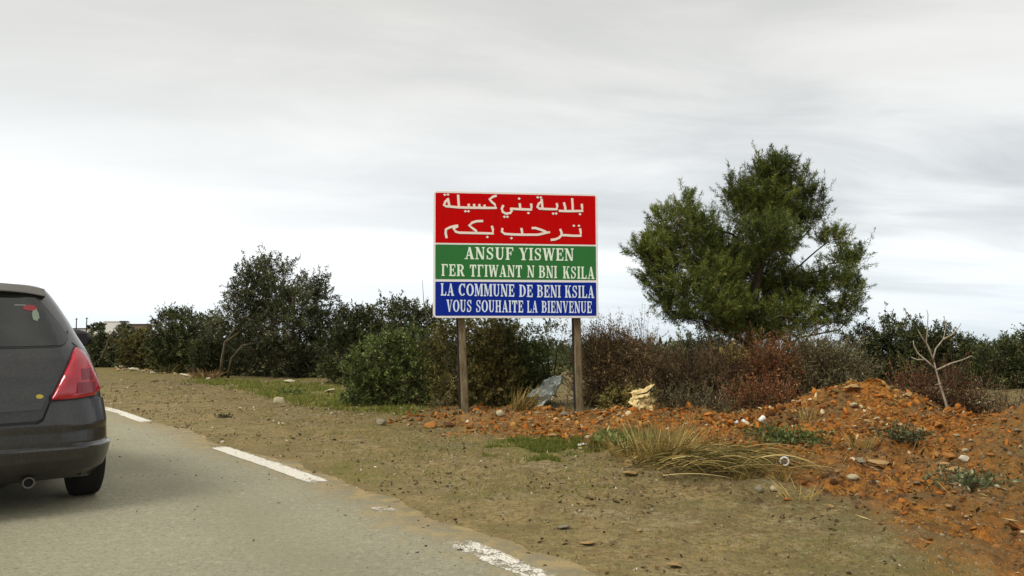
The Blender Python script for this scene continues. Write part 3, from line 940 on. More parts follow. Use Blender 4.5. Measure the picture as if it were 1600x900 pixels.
# far hedgerow on the rise at the left and behind everything: reads as one mass
far_lobes = []
r_ = random.Random(3)
cs, ls = [], []
for i in range(150):
    x = r_.uniform(-75, -8); y = r_.uniform(48, 62) - x * 0.2
    if road_dist(np.array([x]), np.array([y]))[0] < 9: continue
    cs.append((x, y, hz(x, y) + r_.uniform(0.2, 0.7))); ls.append(r_.uniform(0.7, 1.2))
for i in range(230):
    x = r_.uniform(-6, 46); y = r_.uniform(25, 50)
    cs.append((x, y, hz(x, y) + r_.uniform(0.1, 0.5))); ls.append(r_.uniform(0.6, 1.2))
cs = np.array(cs); ls = np.array(ls)
v = unit(RNG.normal(size=(len(cs), 260, 3)))
rr = (0.6 + 0.4 * RNG.random((len(cs), 260)))[..., None]
pts = cs[:, None] + v * rr * ls[:, None, None] * np.array([1.3, 1.3, 0.7])
pts = pts.reshape(-1, 3)
leaf_cloud('hedgerow', pts, unit(v.reshape(-1, 3) + RNG.normal(size=pts.shape) * .6 + np.array([0, 0, .5])), 0.22 * (0.6 + 0.8 * RNG.random(len(pts))), 0.11,
           0.42 + RNG.normal(0, .16, len(pts)), M_DARK, None)
tag(bpy.data.objects['hedgerow'], 'dark far scrub reaching along the fields behind the bushes', 'scrub', kind='stuff')


def cane(name, label, cat, pts, r, mat, twigs_=(), group=None):
    b = pts[0]
    root = empty(name, b)
    tag(root, label, cat, group)
    m = MB().tube([Vector(p) - Vector(b) for p in pts], [r * (1 - 0.7 * i / (len(pts) - 1)) for i in range(len(pts))], 7)
    m.build('stem', mat, root, smooth=True)
    for tw in twigs_:
        t_ = MB().tube([Vector(p) - Vector(b) for p in tw], [r * 0.55 * (1 - 0.7 * i / (len(tw) - 1)) for i in range(len(tw))], 6)
        t_.build('branch', mat, root, smooth=True)
    return root


def PS(pxs, d, dd=0.0):
    return [P(a, b, d + dd * i) for i, (a, b) in enumerate(pxs)]


# bare pale sapling
M_BARKS = bark_mat('bark_bleached', srgb(128, 118, 98), srgb(178, 168, 146), 26)
b0 = base_at(1492, 682, 11.1)
sap = cane('sapling', 'bare pale leafless sapling standing in the brown thicket right of the soil heap', 'tree',
           [Vector(b0)] + PS([(1484, 660), (1478, 630), (1470, 605), (1463, 580), (1458, 560)], 11.1), 0.024, M_BARKS,
           [PS([(1459, 565), (1452, 545), (1447, 535), (1449, 515), (1450, 492), (1448, 484)], 11.1),
            PS([(1461, 576), (1446, 562), (1434, 552), (1428, 540), (1427, 532)], 11.1, .04),
            PS([(1458, 560), (1462, 545), (1474, 530), (1478, 512), (1475, 495)], 11.1, .06),
            PS([(1464, 578), (1485, 568), (1505, 562), (1518, 556), (1525, 561)], 11.1, .05),
            PS([(1448, 540), (1440, 526), (1434, 515)], 11.1, -.04),
            PS([(1474, 530), (1486, 524), (1497, 513), (1502, 505)], 11.1, .05),
            PS([(1470, 600), (1461, 601)], 11.0), PS([(1446, 562), (1432, 562), (1424, 558)], 11.1)])
cane('dead_stem', 'thin pale dead stem leaning in the rusty bush above the soil heap', 'stick', PS([(1272, 615), (1258, 592), (1250, 572), (1243, 560), (1238, 535)], 14.2), 0.013, M_BARKP,
     [PS([(1250, 572), (1236, 562)], 14.2), PS([(1262, 600), (1275, 603), (1292, 603)], 14.0)])
cane('dead_stem', 'long thin dead stem rising from the dry grass clump towards the right', 'stick', [Vector(onground(1045, 705)), G(1062, 690, .25), G(1085, 668, .42), G(1110, 645, .62)][0:1] + PS([(1062, 678), (1085, 650), (1110, 622)], 10.2), 0.009, M_BARKP,
     [PS([(1104, 629), (1112, 612), (1115, 600)], 10.2)])
cane('dead_stem', 'forked pinkish twig left of the right sign post', 'stick', [onground(880, 650)] + PS([(886, 630), (888, 615), (880, 600)], 12.3), 0.010, M_BARKP, [PS([(888, 615), (893, 603)], 12.3)])
cane('dead_stem', 'dark thin bare stalk rising beside the left edge of the sign', 'stick', PS([(672, 540), (667, 500), (662, 470), (660, 438)], 14.5), 0.011, M_BARK, [])
cane('dead_stem', 'short pale stalk sticking up right of the right sign post', 'stick', [onground(915, 650)] + PS([(922, 630), (932, 606)], 12.0), 0.010, M_STRAW)
cane('dead_stem', 'pale branching stem in the shrub behind the car mirror', 'stick', PS([(158, 560), (165, 545), (170, 530), (176, 522)], 30), 0.05, M_BARKP, [PS([(163, 548), (172, 543), (184, 541)], 30)])
cane('dead_stem', 'thin upright stick standing on the soil heap near its left side', 'stick', [onground(1303, 648)] + PS([(1298, 632), (1296, 616)], 11.6), 0.010, M_BARKP)
cane('dead_stem', 'thin curved stick hanging over the front of the soil heap', 'stick', [onground(1240, 660), onground(1228, 640)] + PS([(1222, 632)], 11.9), 0.009, M_BARKP)
cane('dead_stem', 'dark stick standing out of the orange ground at the lower right', 'stick', [onground(1472, 778)] + PS([(1480, 762), (1487, 742)], 8.3), 0.011, M_BARKD)


# straw and reeds
def blades(name, label, cat, base, specs, mat, tints, group=None, kind=None, width=0.008):
    """specs: list of polylines (n points each, same n) -> folded ribbons"""
    S = np.array([[tuple(p) for p in s] for s in specs]) - np.array(base)
    n, k, _ = S.shape
    T = unit(np.gradient(S, axis=1))
    R = unit(np.cross(T, RNG.normal(size=(n, 1, 3)) * np.array([1, 1, 0.3])))
    wv = (width * (0.6 + 0.8 * RNG.random((n, 1))) * (1 - np.linspace(0, 1, k)[None] ** 2 * 0.85))[..., None]
    V = np.stack([S - R * wv / 2, S + R * wv / 2], 2).reshape(-1, 3)
    idx = np.arange(n * k * 2).reshape(n, k, 2)
    Fc = np.stack([idx[:, :-1, 0], idx[:, :-1, 1], idx[:, 1:, 1], idx[:, 1:, 0]], -1).reshape(-1, 4)
    tt = np.repeat(tints, k - 1)
    me = np_mesh(name, V, Fc, {'tint': ('FACE', tt)})
    o = link(name, me, mat)
    o.location = base
    tag(o, label, cat, group, kind)
    return o


def arc_blade(b, direction, length, rise, droop, k=6):
    curl = random.gauss(0, .28)
    d = Vector((direction[0], direction[1], 0))
    out = []
    for i in range(k):
        t = i / (k - 1)
        out.append(Vector(b) + d * (length * t) + Vector((-d.y, d.x, 0)) * (curl * length * t * t) + Vector((0, 0, rise * t - droop * t * t)))
    return out


def tuft(name, label, px, py, nb, height_, fan, mat, tmean, lean=(0, 0), rad=0.15, width=0.008, cat='grass'):
    g = onground(px, py)
    sp = []
    for i in range(nb):
        a = random.uniform(0, 2 * math.pi)
        r = rad * math.sqrt(random.random())
        b = Vector((g.x + r * math.cos(a), g.y + r * math.sin(a), 0)); b.z = g.z - 0.02
        L = height_ * random.uniform(0.5, 1.1)
        dr = Vector((math.cos(a) * fan + lean[0] + random.gauss(0, .25), math.sin(a) * fan + lean[1] + random.gauss(0, .25)))
        dz = random.uniform(0.0, 0.7)
        sp.append(arc_blade(b, dr, L * random.uniform(.5, 1), L, L * dz))
    t = np.clip(np.random.default_rng(len(bpy.data.objects)).normal(tmean, .2, nb), 0, 1)
    return blades(name, label, cat, tuple(g), sp, mat, t, width=width)


tuft('grass_clump', 'golden dry grass clump fanning up in the middle of the orange ground', 1035, 718, 560, 0.40, .45, M_STRAW, .45, (0.2, 0), .20, .006)
tuft('grass_clump', 'small straw coloured grass clump left of the golden clump', 985, 712, 160, 0.22, .6, M_STRAW, .45, (-.2, 0), .16, .007)
tuft('grass_clump', 'tall yellow green grass clump between the sign posts at the foot of the bushes', 812, 643, 150, 0.5, .35, M_STRAW, .35, (.5, 0), .12, .012)
tuft('grass_clump', 'pale dry tuft at the foot of the heap above the drink can', 1262, 655, 60, 0.25, .5, M_STRAW, .5, (0, 0), .1, .008)
tuft('grass_clump', 'thin dry tuft in the orange ground below the soil heap', 1345, 700, 50, 0.22, .5, M_STRAW, .4, (0, 0), .1, .008)
tuft('grass_clump', 'dry whitish tuft at the dark edge below the fallen reeds', 1245, 778, 60, 0.16, .7, M_STRAW, .6, (0, 0), .12, .006)
tuft('grass_clump', 'rusty dry clump at the foot of the hedge beside the olive trunks', 322, 590, 200, 0.34, .7, M_BROWN, .7, (0, 0), .4, .02)
tuft('grass_clump', 'yellow stalks leaning at the hedge foot left of the olive trunks', 262, 584, 22, 0.7, .5, M_STRAW, .1, (.4, 0), .3, .022)
# flattened bundle of reeds, swept to the right
g0 = onground(1065, 728)
sp = []
for i in range(640):
    b = Vector((g0.x + random.gauss(0.12, .26), g0.y + random.gauss(0, .15), g0.z + random.uniform(-0.02, .10)))
    L = random.uniform(0.22, 0.66)
    a = random.gauss(-0.12, .38)
    rise = random.uniform(0.05, 0.32)
    sp.append(arc_blade(b, (math.cos(a), math.sin(a)), L, rise, rise * random.uniform(.95, 1.25), 8))
blades('reed_bundle', 'flattened bundle of green and straw coloured reeds swept to the right', 'reeds', tuple(g0), sp, M_STRAW, np.clip(RNG.normal(.24, .36, 640), 0, 1), width=0.006)


# short grass patches and scattered weeds (stuff)
def grass_patch(name, label, poly, n, h, mat, tm, wd=0.006, sd=0.2):
    A = np.array(GP(poly))
    lo, hi = A.min(0), A.max(0)
    P_ = lo + (hi - lo) * RNG.random((n * 3, 2))
    d = poly_sd(P_[:, 0], P_[:, 1], [tuple(p) for p in A]) + 0.25 * fbm(P_[:, 0], P_[:, 1], 2.0, 3, 25)
    den = fbm(P_[:, 0], P_[:, 1], 3.5, 3, 99)
    P_ = P_[(d > RNG.random(len(d)) ** 2 * .55 - .12) & (den > -0.02 + RNG.normal(0, .2, len(d)))][:n]
    z = height(P_[:, 0], P_[:, 1])
    C = np.stack([P_[:, 0], P_[:, 1], z - .003], 1)
    D = unit(np.stack([RNG.normal(0, .5, len(C)), RNG.normal(0, .5, len(C)), np.ones(len(C)) * .9], 1))
    o = leaf_cloud(name, C, D, h * (0.5 + RNG.random(len(C))), wd, RNG.normal(tm, sd, len(C)), mat, None, True)
    tag(o, label, 'grass', None, 'stuff')


grass_patch('grass', 'short green grass along the hedge foot left of the sign', [(300, 592), (470, 601), (520, 603), (560, 628), (690, 640), (640, 652), (520, 642), (440, 630), (380, 612), (300, 600)], 36000, .085, M_GRASS, .62, .016)
grass_patch('grass', 'short green grass on the verge in front of the sign posts', GP_ if False else [(760, 694), (880, 690), (960, 705), (930, 716), (830, 726), (770, 712)], 9000, .045, M_GRASS, .5, .009)
grass_patch('grass', 'scattered weedy grass over the brown verge', [(380, 640), (640, 655), (900, 715), (1000, 745), (900, 790), (700, 790), (520, 720)], 9000, .025, M_GRASS, .75, .008, .25)
grass_patch('grass', 'sparse dry grass in the orange earth', [(900, 690), (1100, 690), (1180, 740), (1250, 770), (1130, 760), (980, 735)], 12000, .09, M_STRAW, .3, .006, .25)
grass_patch('grass', 'sparse weedy grass over the grey near verge', [(900, 760), (1300, 800), (1600, 880), (1500, 960), (1000, 960), (800, 800)], 2500, .02, M_GRASS, .7, .005, .25)


def weed(label, px, py, n, rad, hgt, mat=M_GREEN, tm=.75, lf=(.07, .035)):
    g = onground(px, py)
    root = empty('leafy_weed', tuple(g))
    tag(root, label, 'weed')
    C = RNG.normal(size=(n, 3)) * np.array([rad, rad, hgt * .45])
    C[:, 2] = np.abs(C[:, 2])
    D = unit(RNG.normal(size=(n, 3)) + np.array([0, 0, .5]))
    leaf_cloud('leaves', C, D, lf[0] * (.6 + .8 * RNG.random(n)), lf[1], RNG.normal(tm, .18, n), mat, root)
    A = np.zeros((40, 3)); A[:, :2] = RNG.normal(size=(40, 2)) * rad * .3
    twigs('stems', A, C[:40], .004, .002, M_TWIG, root)


weed('low green leafy weed on the left slope of the soil heap', 1240, 692, 650, .20, .10, M_GREEN, .45, (.05, .022))
weed('green weed below the crown of the soil heap left slope', 1208, 680, 300, .14, .08, M_GREEN, .4, (.05, .02))
weed('small green weed left of the golden grass clump', 990, 692, 260, .12, .05)
weed('small dark green weed with pale tips in the orange ground', 952, 688, 120, .06, .06)
weed('grey green weed low in the orange ground at the lower right', 1515, 760, 420, .12, .10, M_OLIVE, .6, (.04, .018))
weed('grey weed on the right flank of the soil heap', 1412, 690, 420, .12, .16, M_OLIVE, .45, (.045, .02))
weed('small green plant at the foot of the bright green bush', 572, 628, 500, .18, .22, M_GREEN, .85)
weed('tiny dark weed on the bare verge near the road bend', 350, 652, 60, .06, .04, M_DARK, .4, (.04, .02))
weed('round green weed right of the pale boulder', 454, 617, 200, .15, .12, M_GREEN, .6)


def litter(name, label, n, mat, tm, L0, L1, wd):
    A = sel_orange_early(n)
    z = height(A[:, 0], A[:, 1]) + .008 + RNG.random(len(A)) * .02
    D = unit(np.stack([RNG.normal(size=len(A)), RNG.normal(size=len(A)), RNG.normal(size=len(A)) * .35 + .1], 1))
    C = np.stack([A[:, 0], A[:, 1], z], 1)
    o = leaf_cloud(name, C, D, RNG.uniform(L0, L1, len(A)), wd, RNG.normal(tm, .25, len(A)), mat, None)
    tag(o, label, 'litter', None, 'stuff')


def sel_orange_early(n):
    A = np.stack([RNG.uniform(-3, 9.5, n * 4), RNG.uniform(4.5, 14.5, n * 4)], 1)
    k = orange_mask(A[:, 0], A[:, 1]) > RNG.random(len(A)) * .9 + .1
    return A[k][:n]


litter('dry_litter', 'dry straw, twigs and leaves strewn over the orange earth', 2600, M_STRAW, .45, .04, .20, .007)
A_ = np.stack([RNG.uniform(-12, 6, 30000), RNG.uniform(3.0, 20, 30000)], 1)
rd_ = road_dist(A_[:, 0], A_[:, 1])
A_ = A_[(rd_ > .2) & (rd_ < 8) & (fbm(A_[:, 0], A_[:, 1], 1.6, 4, 150) > RNG.normal(.1, .25, len(A_)))][:9000]
C_ = np.stack([A_[:, 0], A_[:, 1], height(A_[:, 0], A_[:, 1]) + .004], 1)
D_ = unit(np.stack([RNG.normal(size=len(A_)), RNG.normal(size=len(A_)), RNG.random(len(A_)) * .6], 1))
tag(leaf_cloud('dead_leaves', C_, D_, RNG.uniform(.012, .045, len(A_)), .016, RNG.normal(.35, .3, len(A_)), M_BROWN, None), 'bits of dead leaf and weed lying on the brown verge', 'litter', None, 'stuff')
litter('dead_leaves', 'curled brown leaves lying on the orange earth', 3500, M_BROWN, .5, .02, .06, .03)


# ---------------------------------------------------------------- stones, clods, gravel
def rock_mesh(name, seed, sub=2, rough=.22, flat=.6):
    import bmesh
    bm = bmesh.new()
    bmesh.ops.create_icosphere(bm, subdivisions=sub, radius=1.0)
    co = np.array([v.co[:] for v in bm.verts])
    n = 1 + rough * vnoise(co[:, 0] * 1.3 + seed * 5, co[:, 1] * 1.3, co[:, 2] * 1.3, seed) + rough * .4 * vnoise(co[:, 0] * 3 + seed, co[:, 1] * 3, co[:, 2] * 3, seed + 1)
    # facets: clip against random planes
    r = np.random.default_rng(seed)
    co = co * n[:, None]
    for _ in range(12):
        pn = unit(r.normal(size=3)); lim = r.uniform(.48, .85)
        dd = co @ pn
        co = co - np.maximum(dd - lim, 0)[:, None] * pn[None] * .9
    co[:, 2] *= flat
    for v, c in zip(bm.verts, co): v.co = c
    me = bpy.data.meshes.new(name)
    bm.to_mesh(me)
    bm.free()
    return me


def stone_mat(name, a, b):
    return simple_mat(name, a, .9, 0, .12, 9, .02, .2, col2=b)


SM = {'pale': stone_mat('stone_pale', srgb(154, 142, 108), srgb(186, 174, 142)), 'ochre': stone_mat('stone_ochre', srgb(150, 118, 74), srgb(174, 144, 96)),
      'orange': stone_mat('stone_orange', srgb(142, 94, 44), srgb(168, 116, 60)), 'grey': stone_mat('stone_grey', srgb(112, 104, 84), srgb(142, 134, 110)),
      'brown': stone_mat('stone_brown', srgb(78, 54, 38), srgb(104, 72, 50)), 'white': stone_mat('stone_white', srgb(186, 176, 150), srgb(214, 206, 184))}
ROCKS = [rock_mesh('stone', 20 + i, 2, .25, random.uniform(.5, .75)) for i in range(7)]


def stone(px, py, wpx, kind, label, group=None, rot=None, flat=1.0, cat='stone', name='stone'):
    g = onground(px, py)
    s = wpx * g.y / F_PX / 2
    me = random.choice(ROCKS).copy()
    me.name = 'stone'
    me.materials.append(SM[kind])
    o = link(name, me)
    o.location = (g.x, g.y, g.z + s * .22)
    o.rotation_euler = (random.uniform(-.2, .2), random.uniform(-.2, .2), random.uniform(0, 6.3))
    o.scale = (s, s * .85, s * flat)
    tag(o, label, cat, group)
    return o


st = [(437, 630, 20, 'pale', 'pale rounded boulder on the verge grass, largest stone left of the sign', 1.35),
      (176, 573, 14, 'white', 'white stone at the hedge foot, nearest the car light', 1.0), (192, 576, 16, 'pale', 'flat pale stone at the hedge foot, second from the car', .7),
      (210, 579, 16, 'white', 'long white stone at the hedge foot below the dark shrubs', .5), (238, 584, 12, 'white', 'white slab fragment at the hedge foot, fourth from the car', .6),
      (291, 588, 14, 'white', 'white stone at the hedge foot near the olive trunks', .6), (452, 598, 22, 'white', 'thin pale slab lying in the shade under the olive tree', .35),
      (516, 612, 22, 'pale', 'pale flat stone left of the bright green bush', .4), (597, 664, 26, 'grey', 'grey stone on the verge left of the sign, half sunk', .9),
      (700, 668, 22, 'brown', 'dark brown clod below the left sign post', .7), (672, 668, 30, 'orange', 'orange flat stone left of the foot of the left post', .6),
      (718, 646, 10, 'ochre', 'pinkish upright shard leaning at the foot of the left post', 2.0), (780, 652, 16, 'pale', 'pale square stone between the two posts', 1.2),
      (628, 641, 14, 'pale', 'light stone at the edge of grass left of the left post', .8), (738, 676, 24, 'ochre', 'yellow slab lying below the left sign post', .4),
      (693, 682, 14, 'ochre', 'ochre flat chip on the verge below the orange stone', .5), (882, 650, 20, 'grey', 'grey stone tucked against the foot of the right post', .8),
      (858, 640, 14, 'orange', 'orange pointed clod left of the right post', 1.6), (864, 682, 16, 'ochre', 'ochre flat stone in front of the right post', .5),
      (908, 702, 12, 'pale', 'pale chip at the edge of the green verge patch', .9), (951, 690, 22, 'grey', 'grey stone between green weeds in the orange earth', .9),
      (1008, 668, 22, 'orange', 'bright orange clod below the cream rubbish', .8), (985, 745, 26, 'ochre', 'flat brown stone on the grey verge below the grass clump', .35),
      (1335, 640, 16, 'pale', 'pale stone near the top of the soil heap', 1.0), (1300, 678, 12, 'pale', 'cream stone on the front slope of the soil heap', .9),
      (1332, 612, 30, 'ochre', 'long ochre slab on the crest of the soil heap', .6), (1370, 655, 12, 'pale', 'pale chip on the right slope of the soil heap', .8),
      (1345, 724, 20, 'grey', 'grey stone below the soil heap', .9), (1372, 728, 34, 'ochre', 'brown slab stone lying at the heap foot', .45),
      (1507, 722, 17, 'white', 'bright whitish stone in the orange ground at the right', 1.1), (1484, 716, 24, 'orange', 'rounded orange stone left of the whitish stone', .9),
      (1460, 716, 20, 'orange', 'orange stone second left of the whitish stone', .9), (1332, 756, 22, 'pale', 'rounded pale stone half buried below the heap', .7),
      (1495, 740, 30, 'ochre', 'long ochre stone below the whitish stone', .5), (1474, 730, 20, 'ochre', 'tan stone between the orange stones and the long ochre one', .8),
      (1552, 750, 16, 'ochre', 'small yellow stone near the right edge', .8), (1432, 757, 16, 'grey', 'grey stone in the middle of the lower orange ground', .9),
      (1465, 668, 22, 'orange', 'orange stone at the base of the sapling', .9), (1440, 675, 22, 'ochre', 'tan stone on the path between heap and sapling', .8),
      (1185, 768, 20, 'grey', 'rounded grey stone at the dark soil edge', 1.2), (1210, 770, 16, 'pale', 'pale wedge stone right of the rounded grey stone', 1.1),
      (1230, 784, 16, 'orange', 'reddish clod at the dark soil edge', .8), (1300, 796, 12, 'ochre', 'small yellow stone at the lower rim of orange soil', .8),
      (918, 852, 28, 'ochre', 'flat tan stone on the near grey verge', .3), (1055, 888, 34, 'ochre', 'flat tan stone nearest the bottom edge', .3),
      (1000, 832, 14, 'ochre', 'orange brown clod on the near grey verge', .6), (880, 827, 28, 'grey', 'flat grey stone on the near verge left side', .3),
      (1420, 625, 16, 'ochre', 'ochre clod on the right shoulder of the soil heap', .8), (1240, 645, 14, 'ochre', 'tan stone on the left shoulder of the soil heap', .8),
      (1558, 858, 18, 'orange', 'orange clod in the bottom right earth', .6), (1450, 850, 16, 'orange', 'dark orange clod left of the bottom right earth', .6)]
for px, py, wp, kd, lab, fl in st:
    stone(px, py, wp, kd, lab, flat=fl)
for i in range(90):
    px, py = random.uniform(900, 1600), random.uniform(655, 800)
    g = G(px, py)
    if orange_mask(np.array([g.x]), np.array([g.y]))[0] < .6: continue
    stone(px, py, random.uniform(6, 13), random.choice(['ochre', 'orange', 'orange', 'grey', 'pale']), 'small angular stone lying in the turned orange earth', 'small stones in the orange earth', flat=.9)
for i in range(46):
    px, py = random.uniform(170, 330), 0
    py = 574 + (px - 165) * 0.10 + random.uniform(-2, 3)
    stone(px, py, random.uniform(4, 9), random.choice(['pale', 'white', 'ochre']), 'small pale stone in the row along the hedge foot', 'small stones along the hedge foot', flat=.8)


def rubble(name, label, n, sel, size, mats_stops, zoff=.2, flat=.9):
    """many little chips in one mesh"""
    ico_v = rock_mesh('tmp', 99, 1, .2, flat)
    V0 = np.array([v.co[:] for v in ico_v.vertices])
    F0 = np.array([p.vertices[:] for p in ico_v.polygons])
    bpy.data.meshes.remove(ico_v)
    P_ = sel(n)
    m = len(P_)
    s = size[0] + (size[1] - size[0]) * RNG.random(m) ** 4.0
    z = height(P_[:, 0], P_[:, 1]) + s * zoff
    s = np.where((P_[:, 1] < 8.5) & (s > .016), s * .6, s)
    A = RNG.normal(size=(m, 3, 3)) * .6 + np.eye(3)[None] * .9
    V = np.einsum('nij,kj->nki', A * .75, V0)
    V[..., 2] *= .9
    V = V * s[:, None, None] + np.stack([P_[:, 0], P_[:, 1], z], 1)[:, None]
    Fc = F0[None] + (np.arange(m) * len(V0))[:, None, None]
    me = np_mesh(name, V.reshape(-1, 3), Fc.reshape(-1, 3), {'tint': ('FACE', np.repeat(np.where(RNG.random(m) < .04, 1.0, np.clip(RNG.random(m) * .8 + .08 + .3 * fbm(P_[:, 0], P_[:, 1], .9, 3, 140), 0, .92)), len(F0)))})
    mt = leaf_mat(name + '_mix', mats_stops, .95, 0.0, .1)
    tag(link(name, me, mt), label, 'gravel', None, 'stuff')


def sel_orange(n):
    A = np.stack([RNG.uniform(-3, 9.5, n * 4), RNG.uniform(3.6, 14.5, n * 4)], 1)
    k = orange_mask(A[:, 0], A[:, 1]) * (.35 + .65 * sstep(7.0, 9.0, A[:, 1])) > RNG.random(len(A)) * .9 + .1
    return A[k][:n]


def sel_verge(n):
    A = np.stack([RNG.uniform(-12, 6, n * 4), RNG.uniform(3.0, 22, n * 4)], 1)
    rd = road_dist(A[:, 0], A[:, 1])
    dn = fbm(A[:, 0], A[:, 1], 1.2, 3, 120) + fbm(A[:, 0], A[:, 1], 6, 2, 121) * .6
    k = (rd > .12) & (rd < 8) & (dn > RNG.normal(.15, .3, len(A)))
    return A[k][:n]


def sel_road(n):
    s = RNG.uniform(0, 22, n)
    x, y, nx, ny = edge_at(s)
    o = -np.abs(RNG.normal(0, .9, n)) + .35
    return np.stack([x + nx * o, y + ny * o], 1)


EARTH = [(0, srgb(70, 46, 24)), (.2, srgb(110, 72, 34)), (.42, srgb(176, 110, 44)), (.6, srgb(148, 86, 32)), (.78, srgb(110, 90, 52)), (.93, srgb(176, 132, 70)), (1, srgb(200, 180, 140))]
rubble('earth_clods', 'loose clods and chips of orange earth on the disturbed ground', 21500, sel_orange, (.006, .058), EARTH)
DIRT = [(0, srgb(70, 60, 44)), (.4, srgb(122, 108, 80)), (.7, srgb(142, 130, 102)), (.9, srgb(172, 160, 130)), (1, srgb(206, 198, 178))]
rubble('gravel', 'fine grit and pebbles strewn over the brown verge', 20000, sel_verge, (.004, .034), DIRT)
rubble('grit', 'dark grit scattered on the asphalt along the edge line', 3200, sel_road, (.003, .014), [(0, srgb(50, 44, 36)), (.8, srgb(92, 84, 70)), (1, srgb(150, 140, 118))])


# ---------------------------------------------------------------- rubbish
def crumple(name, w_, h_, nx, ny, amp, seed, parent, mat, loc=(0, 0, 0), rot=(0, 0, 0)):
    u, v_ = np.meshgrid(np.linspace(-.5, .5, nx), np.linspace(-.5, .5, ny))
    z = amp * fbm(u * 3, v_ * 3, 1.5, 4, seed) + amp * .6 * np.abs(fbm(u * 5, v_ * 5, 1.5, 2, seed + 3))
    x = u * w_ * (1 + .3 * fbm(u * 2, v_ * 2, 1, 2, seed + 1)); y = v_ * h_ * (1 + .3 * fbm(u * 2, v_ * 2, 1, 2, seed + 2))
    V = np.stack([x, y, z], -1).reshape(-1, 3)
    R = np.array(Euler(rot).to_matrix())
    V = V @ R.T + np.array(loc)
    idx = np.arange(nx * ny).reshape(ny, nx)
    Fc = np.stack([idx[:-1, :-1], idx[:-1, 1:], idx[1:, 1:], idx[1:, :-1]], -1).reshape(-1, 4)
    o = link(name, np_mesh(name, V, Fc), mat, parent, True)
    sl = o.modifiers.new('thickness', 'SOLIDIFY'); sl.thickness = .003
    return o


M_CREAM = simple_mat('cream_foam', srgb(214, 190, 132), .8, 0, .15, 30, .004)
M_DARKP = simple_mat('dark_hole', srgb(40, 32, 22), .9)
M_PLAST = simple_mat('grey_film', srgb(176, 184, 176), .3, 0, .3, 25, .004, .6)
M_WHITEP = simple_mat('white_plastic', srgb(226, 224, 214), .45)
M_GREENG = simple_mat('green_glass', srgb(46, 92, 50), .2, spec=.7)
g = P(1003, 640, 11.6); g.z = hz(g.x, g.y) + .02
cr = empty('crumpled_packaging', tuple(g)); tag(cr, 'crumpled cream foam packaging with dark slots, lying at the foot of the brown bush', 'rubbish')
crumple('lower_sheet', .34, .22, 18, 12, .05, 5, cr, M_CREAM, (0, 0, .13), (1.0, .05, .1))
crumple('upper_sheet', .36, .15, 18, 10, .05, 9, cr, M_CREAM, (.0, .05, .28), (.8, -.25, -.1))
crumple('folded_flap', .16, .14, 10, 10, .04, 12, cr, M_CREAM, (-.04, -.03, .02), (1.1, .0, .3))
for sx, sz in ((-.08, .15), (.03, .16), (.10, .14)):
    MB().tube([(sx, -.075, sz - .02), (sx + .02, -.085, sz + .03)], [.008, .006], 6).build('slot', M_DARKP, cr)
MB().tube([(-.08, -.05, .27), (.06, -.06, .30), (.13, -.05, .36)], [.008, .014, .010], 6).build('dark_gap', M_DARKP, cr)
g = P(855, 640, 12.9); g.z = hz(g.x, g.y)
pb = empty('plastic_bag', tuple(g)); tag(pb, 'torn shiny grey plastic bag slumped between the posts against the bushes', 'plastic bag')
crumple('film', .52, .26, 40, 20, .10, 31, pb, M_PLAST, (0, 0, .24), (1.15, -.72, .1))
crumple('loose_end', .18, .12, 16, 12, .05, 37, pb, M_PLAST, (.17, -.02, .42), (1.2, -.9, .0))
g = P(1212, 726, 8.05)
hh = hz(g.x, g.y)
cn = empty('drink_can', tuple(G(1225, 732, hh + .0))); gz = onground(1226, 731); cn.location = (gz.x, gz.y, gz.z + .035)
tag(cn, 'silver ended drink can lying with its round end to the camera', 'can')
MB().lathe([(.0, .0), (.027, .0), (.031, -.006), (.034, -.004), (.036, .006), (.036, .10), (.031, .112), (0, .112)], (0, 0, 0), 'y', 24).build('can_body', simple_mat('can_paint', srgb(60, 40, 36), .35, .3), cn, True)
MB().lathe([(.0245, -.0035), (.0285, -.0105), (.035, -.0085), (.0375, .004)], (0, 0, 0), 'y', 24).build('rim', M_WHITEP, cn, True)
MB().lathe([(.0, -.002), (.026, -.002)], (0, 0, 0), 'y', 24).build('can_end', simple_mat('can_metal', srgb(150, 146, 136), .35, .8), cn, True)
cn.rotation_euler = (.1, 0, -.35)
gz = onground(1196, 730)
bt = empty('bottle', (gz.x, gz.y, gz.z + .03)); tag(bt, 'small green bottle with a pale cap lying left of the drink can', 'bottle')
MB().lathe([(0, -.07), (.024, -.065), (.028, -.055), (.028, .02), (.022, .045), (.012, .065), (.011, .085)], (0, 0, 0), 'x', 18).build('bottle_body', M_GREENG, bt, True)
MB().lathe([(.0135, .08), (.0135, .105), (0, .106)], (0, 0, 0), 'x', 18).build('cap', M_WHITEP, bt, True)
bt.rotation_euler = (0, .12, -.1)
for (px, py, s, rot, lab) in ((1190, 662, .036, .7, 'white plastic cup at the back edge of the orange earth, largest white litter'), (1163, 665, .024, 1.8, 'small white plastic scrap left of the white cup'), (1150, 664, .02, .2, 'tiny white scrap, leftmost of the white litter under the rusty bush')):
    gz = onground(px, py)
    o = MB().lathe([(0, -s * 1.1), (s * .65, -s * 1.1), (s * .95, s * 1.1), (s * 1.02, s * 1.12), (s * .9, s * 1.05), (s * .6, -s * 1.0), (0, -s * 1.0)], (0, 0, 0), 'x', 16).build('plastic_cup', M_WHITEP, None, True)
    o.location = (gz.x, gz.y, gz.z + s * .9 + .01); o.rotation_euler = (.2, -.3, rot)
    tag(o, lab, 'litter')
gz = onground(911, 700); crumple('paper_scrap', .09, .06, 8, 6, .02, 44, None, M_WHITEP); bpy.data.objects['paper_scrap'].location = (gz.x, gz.y, gz.z + .03)
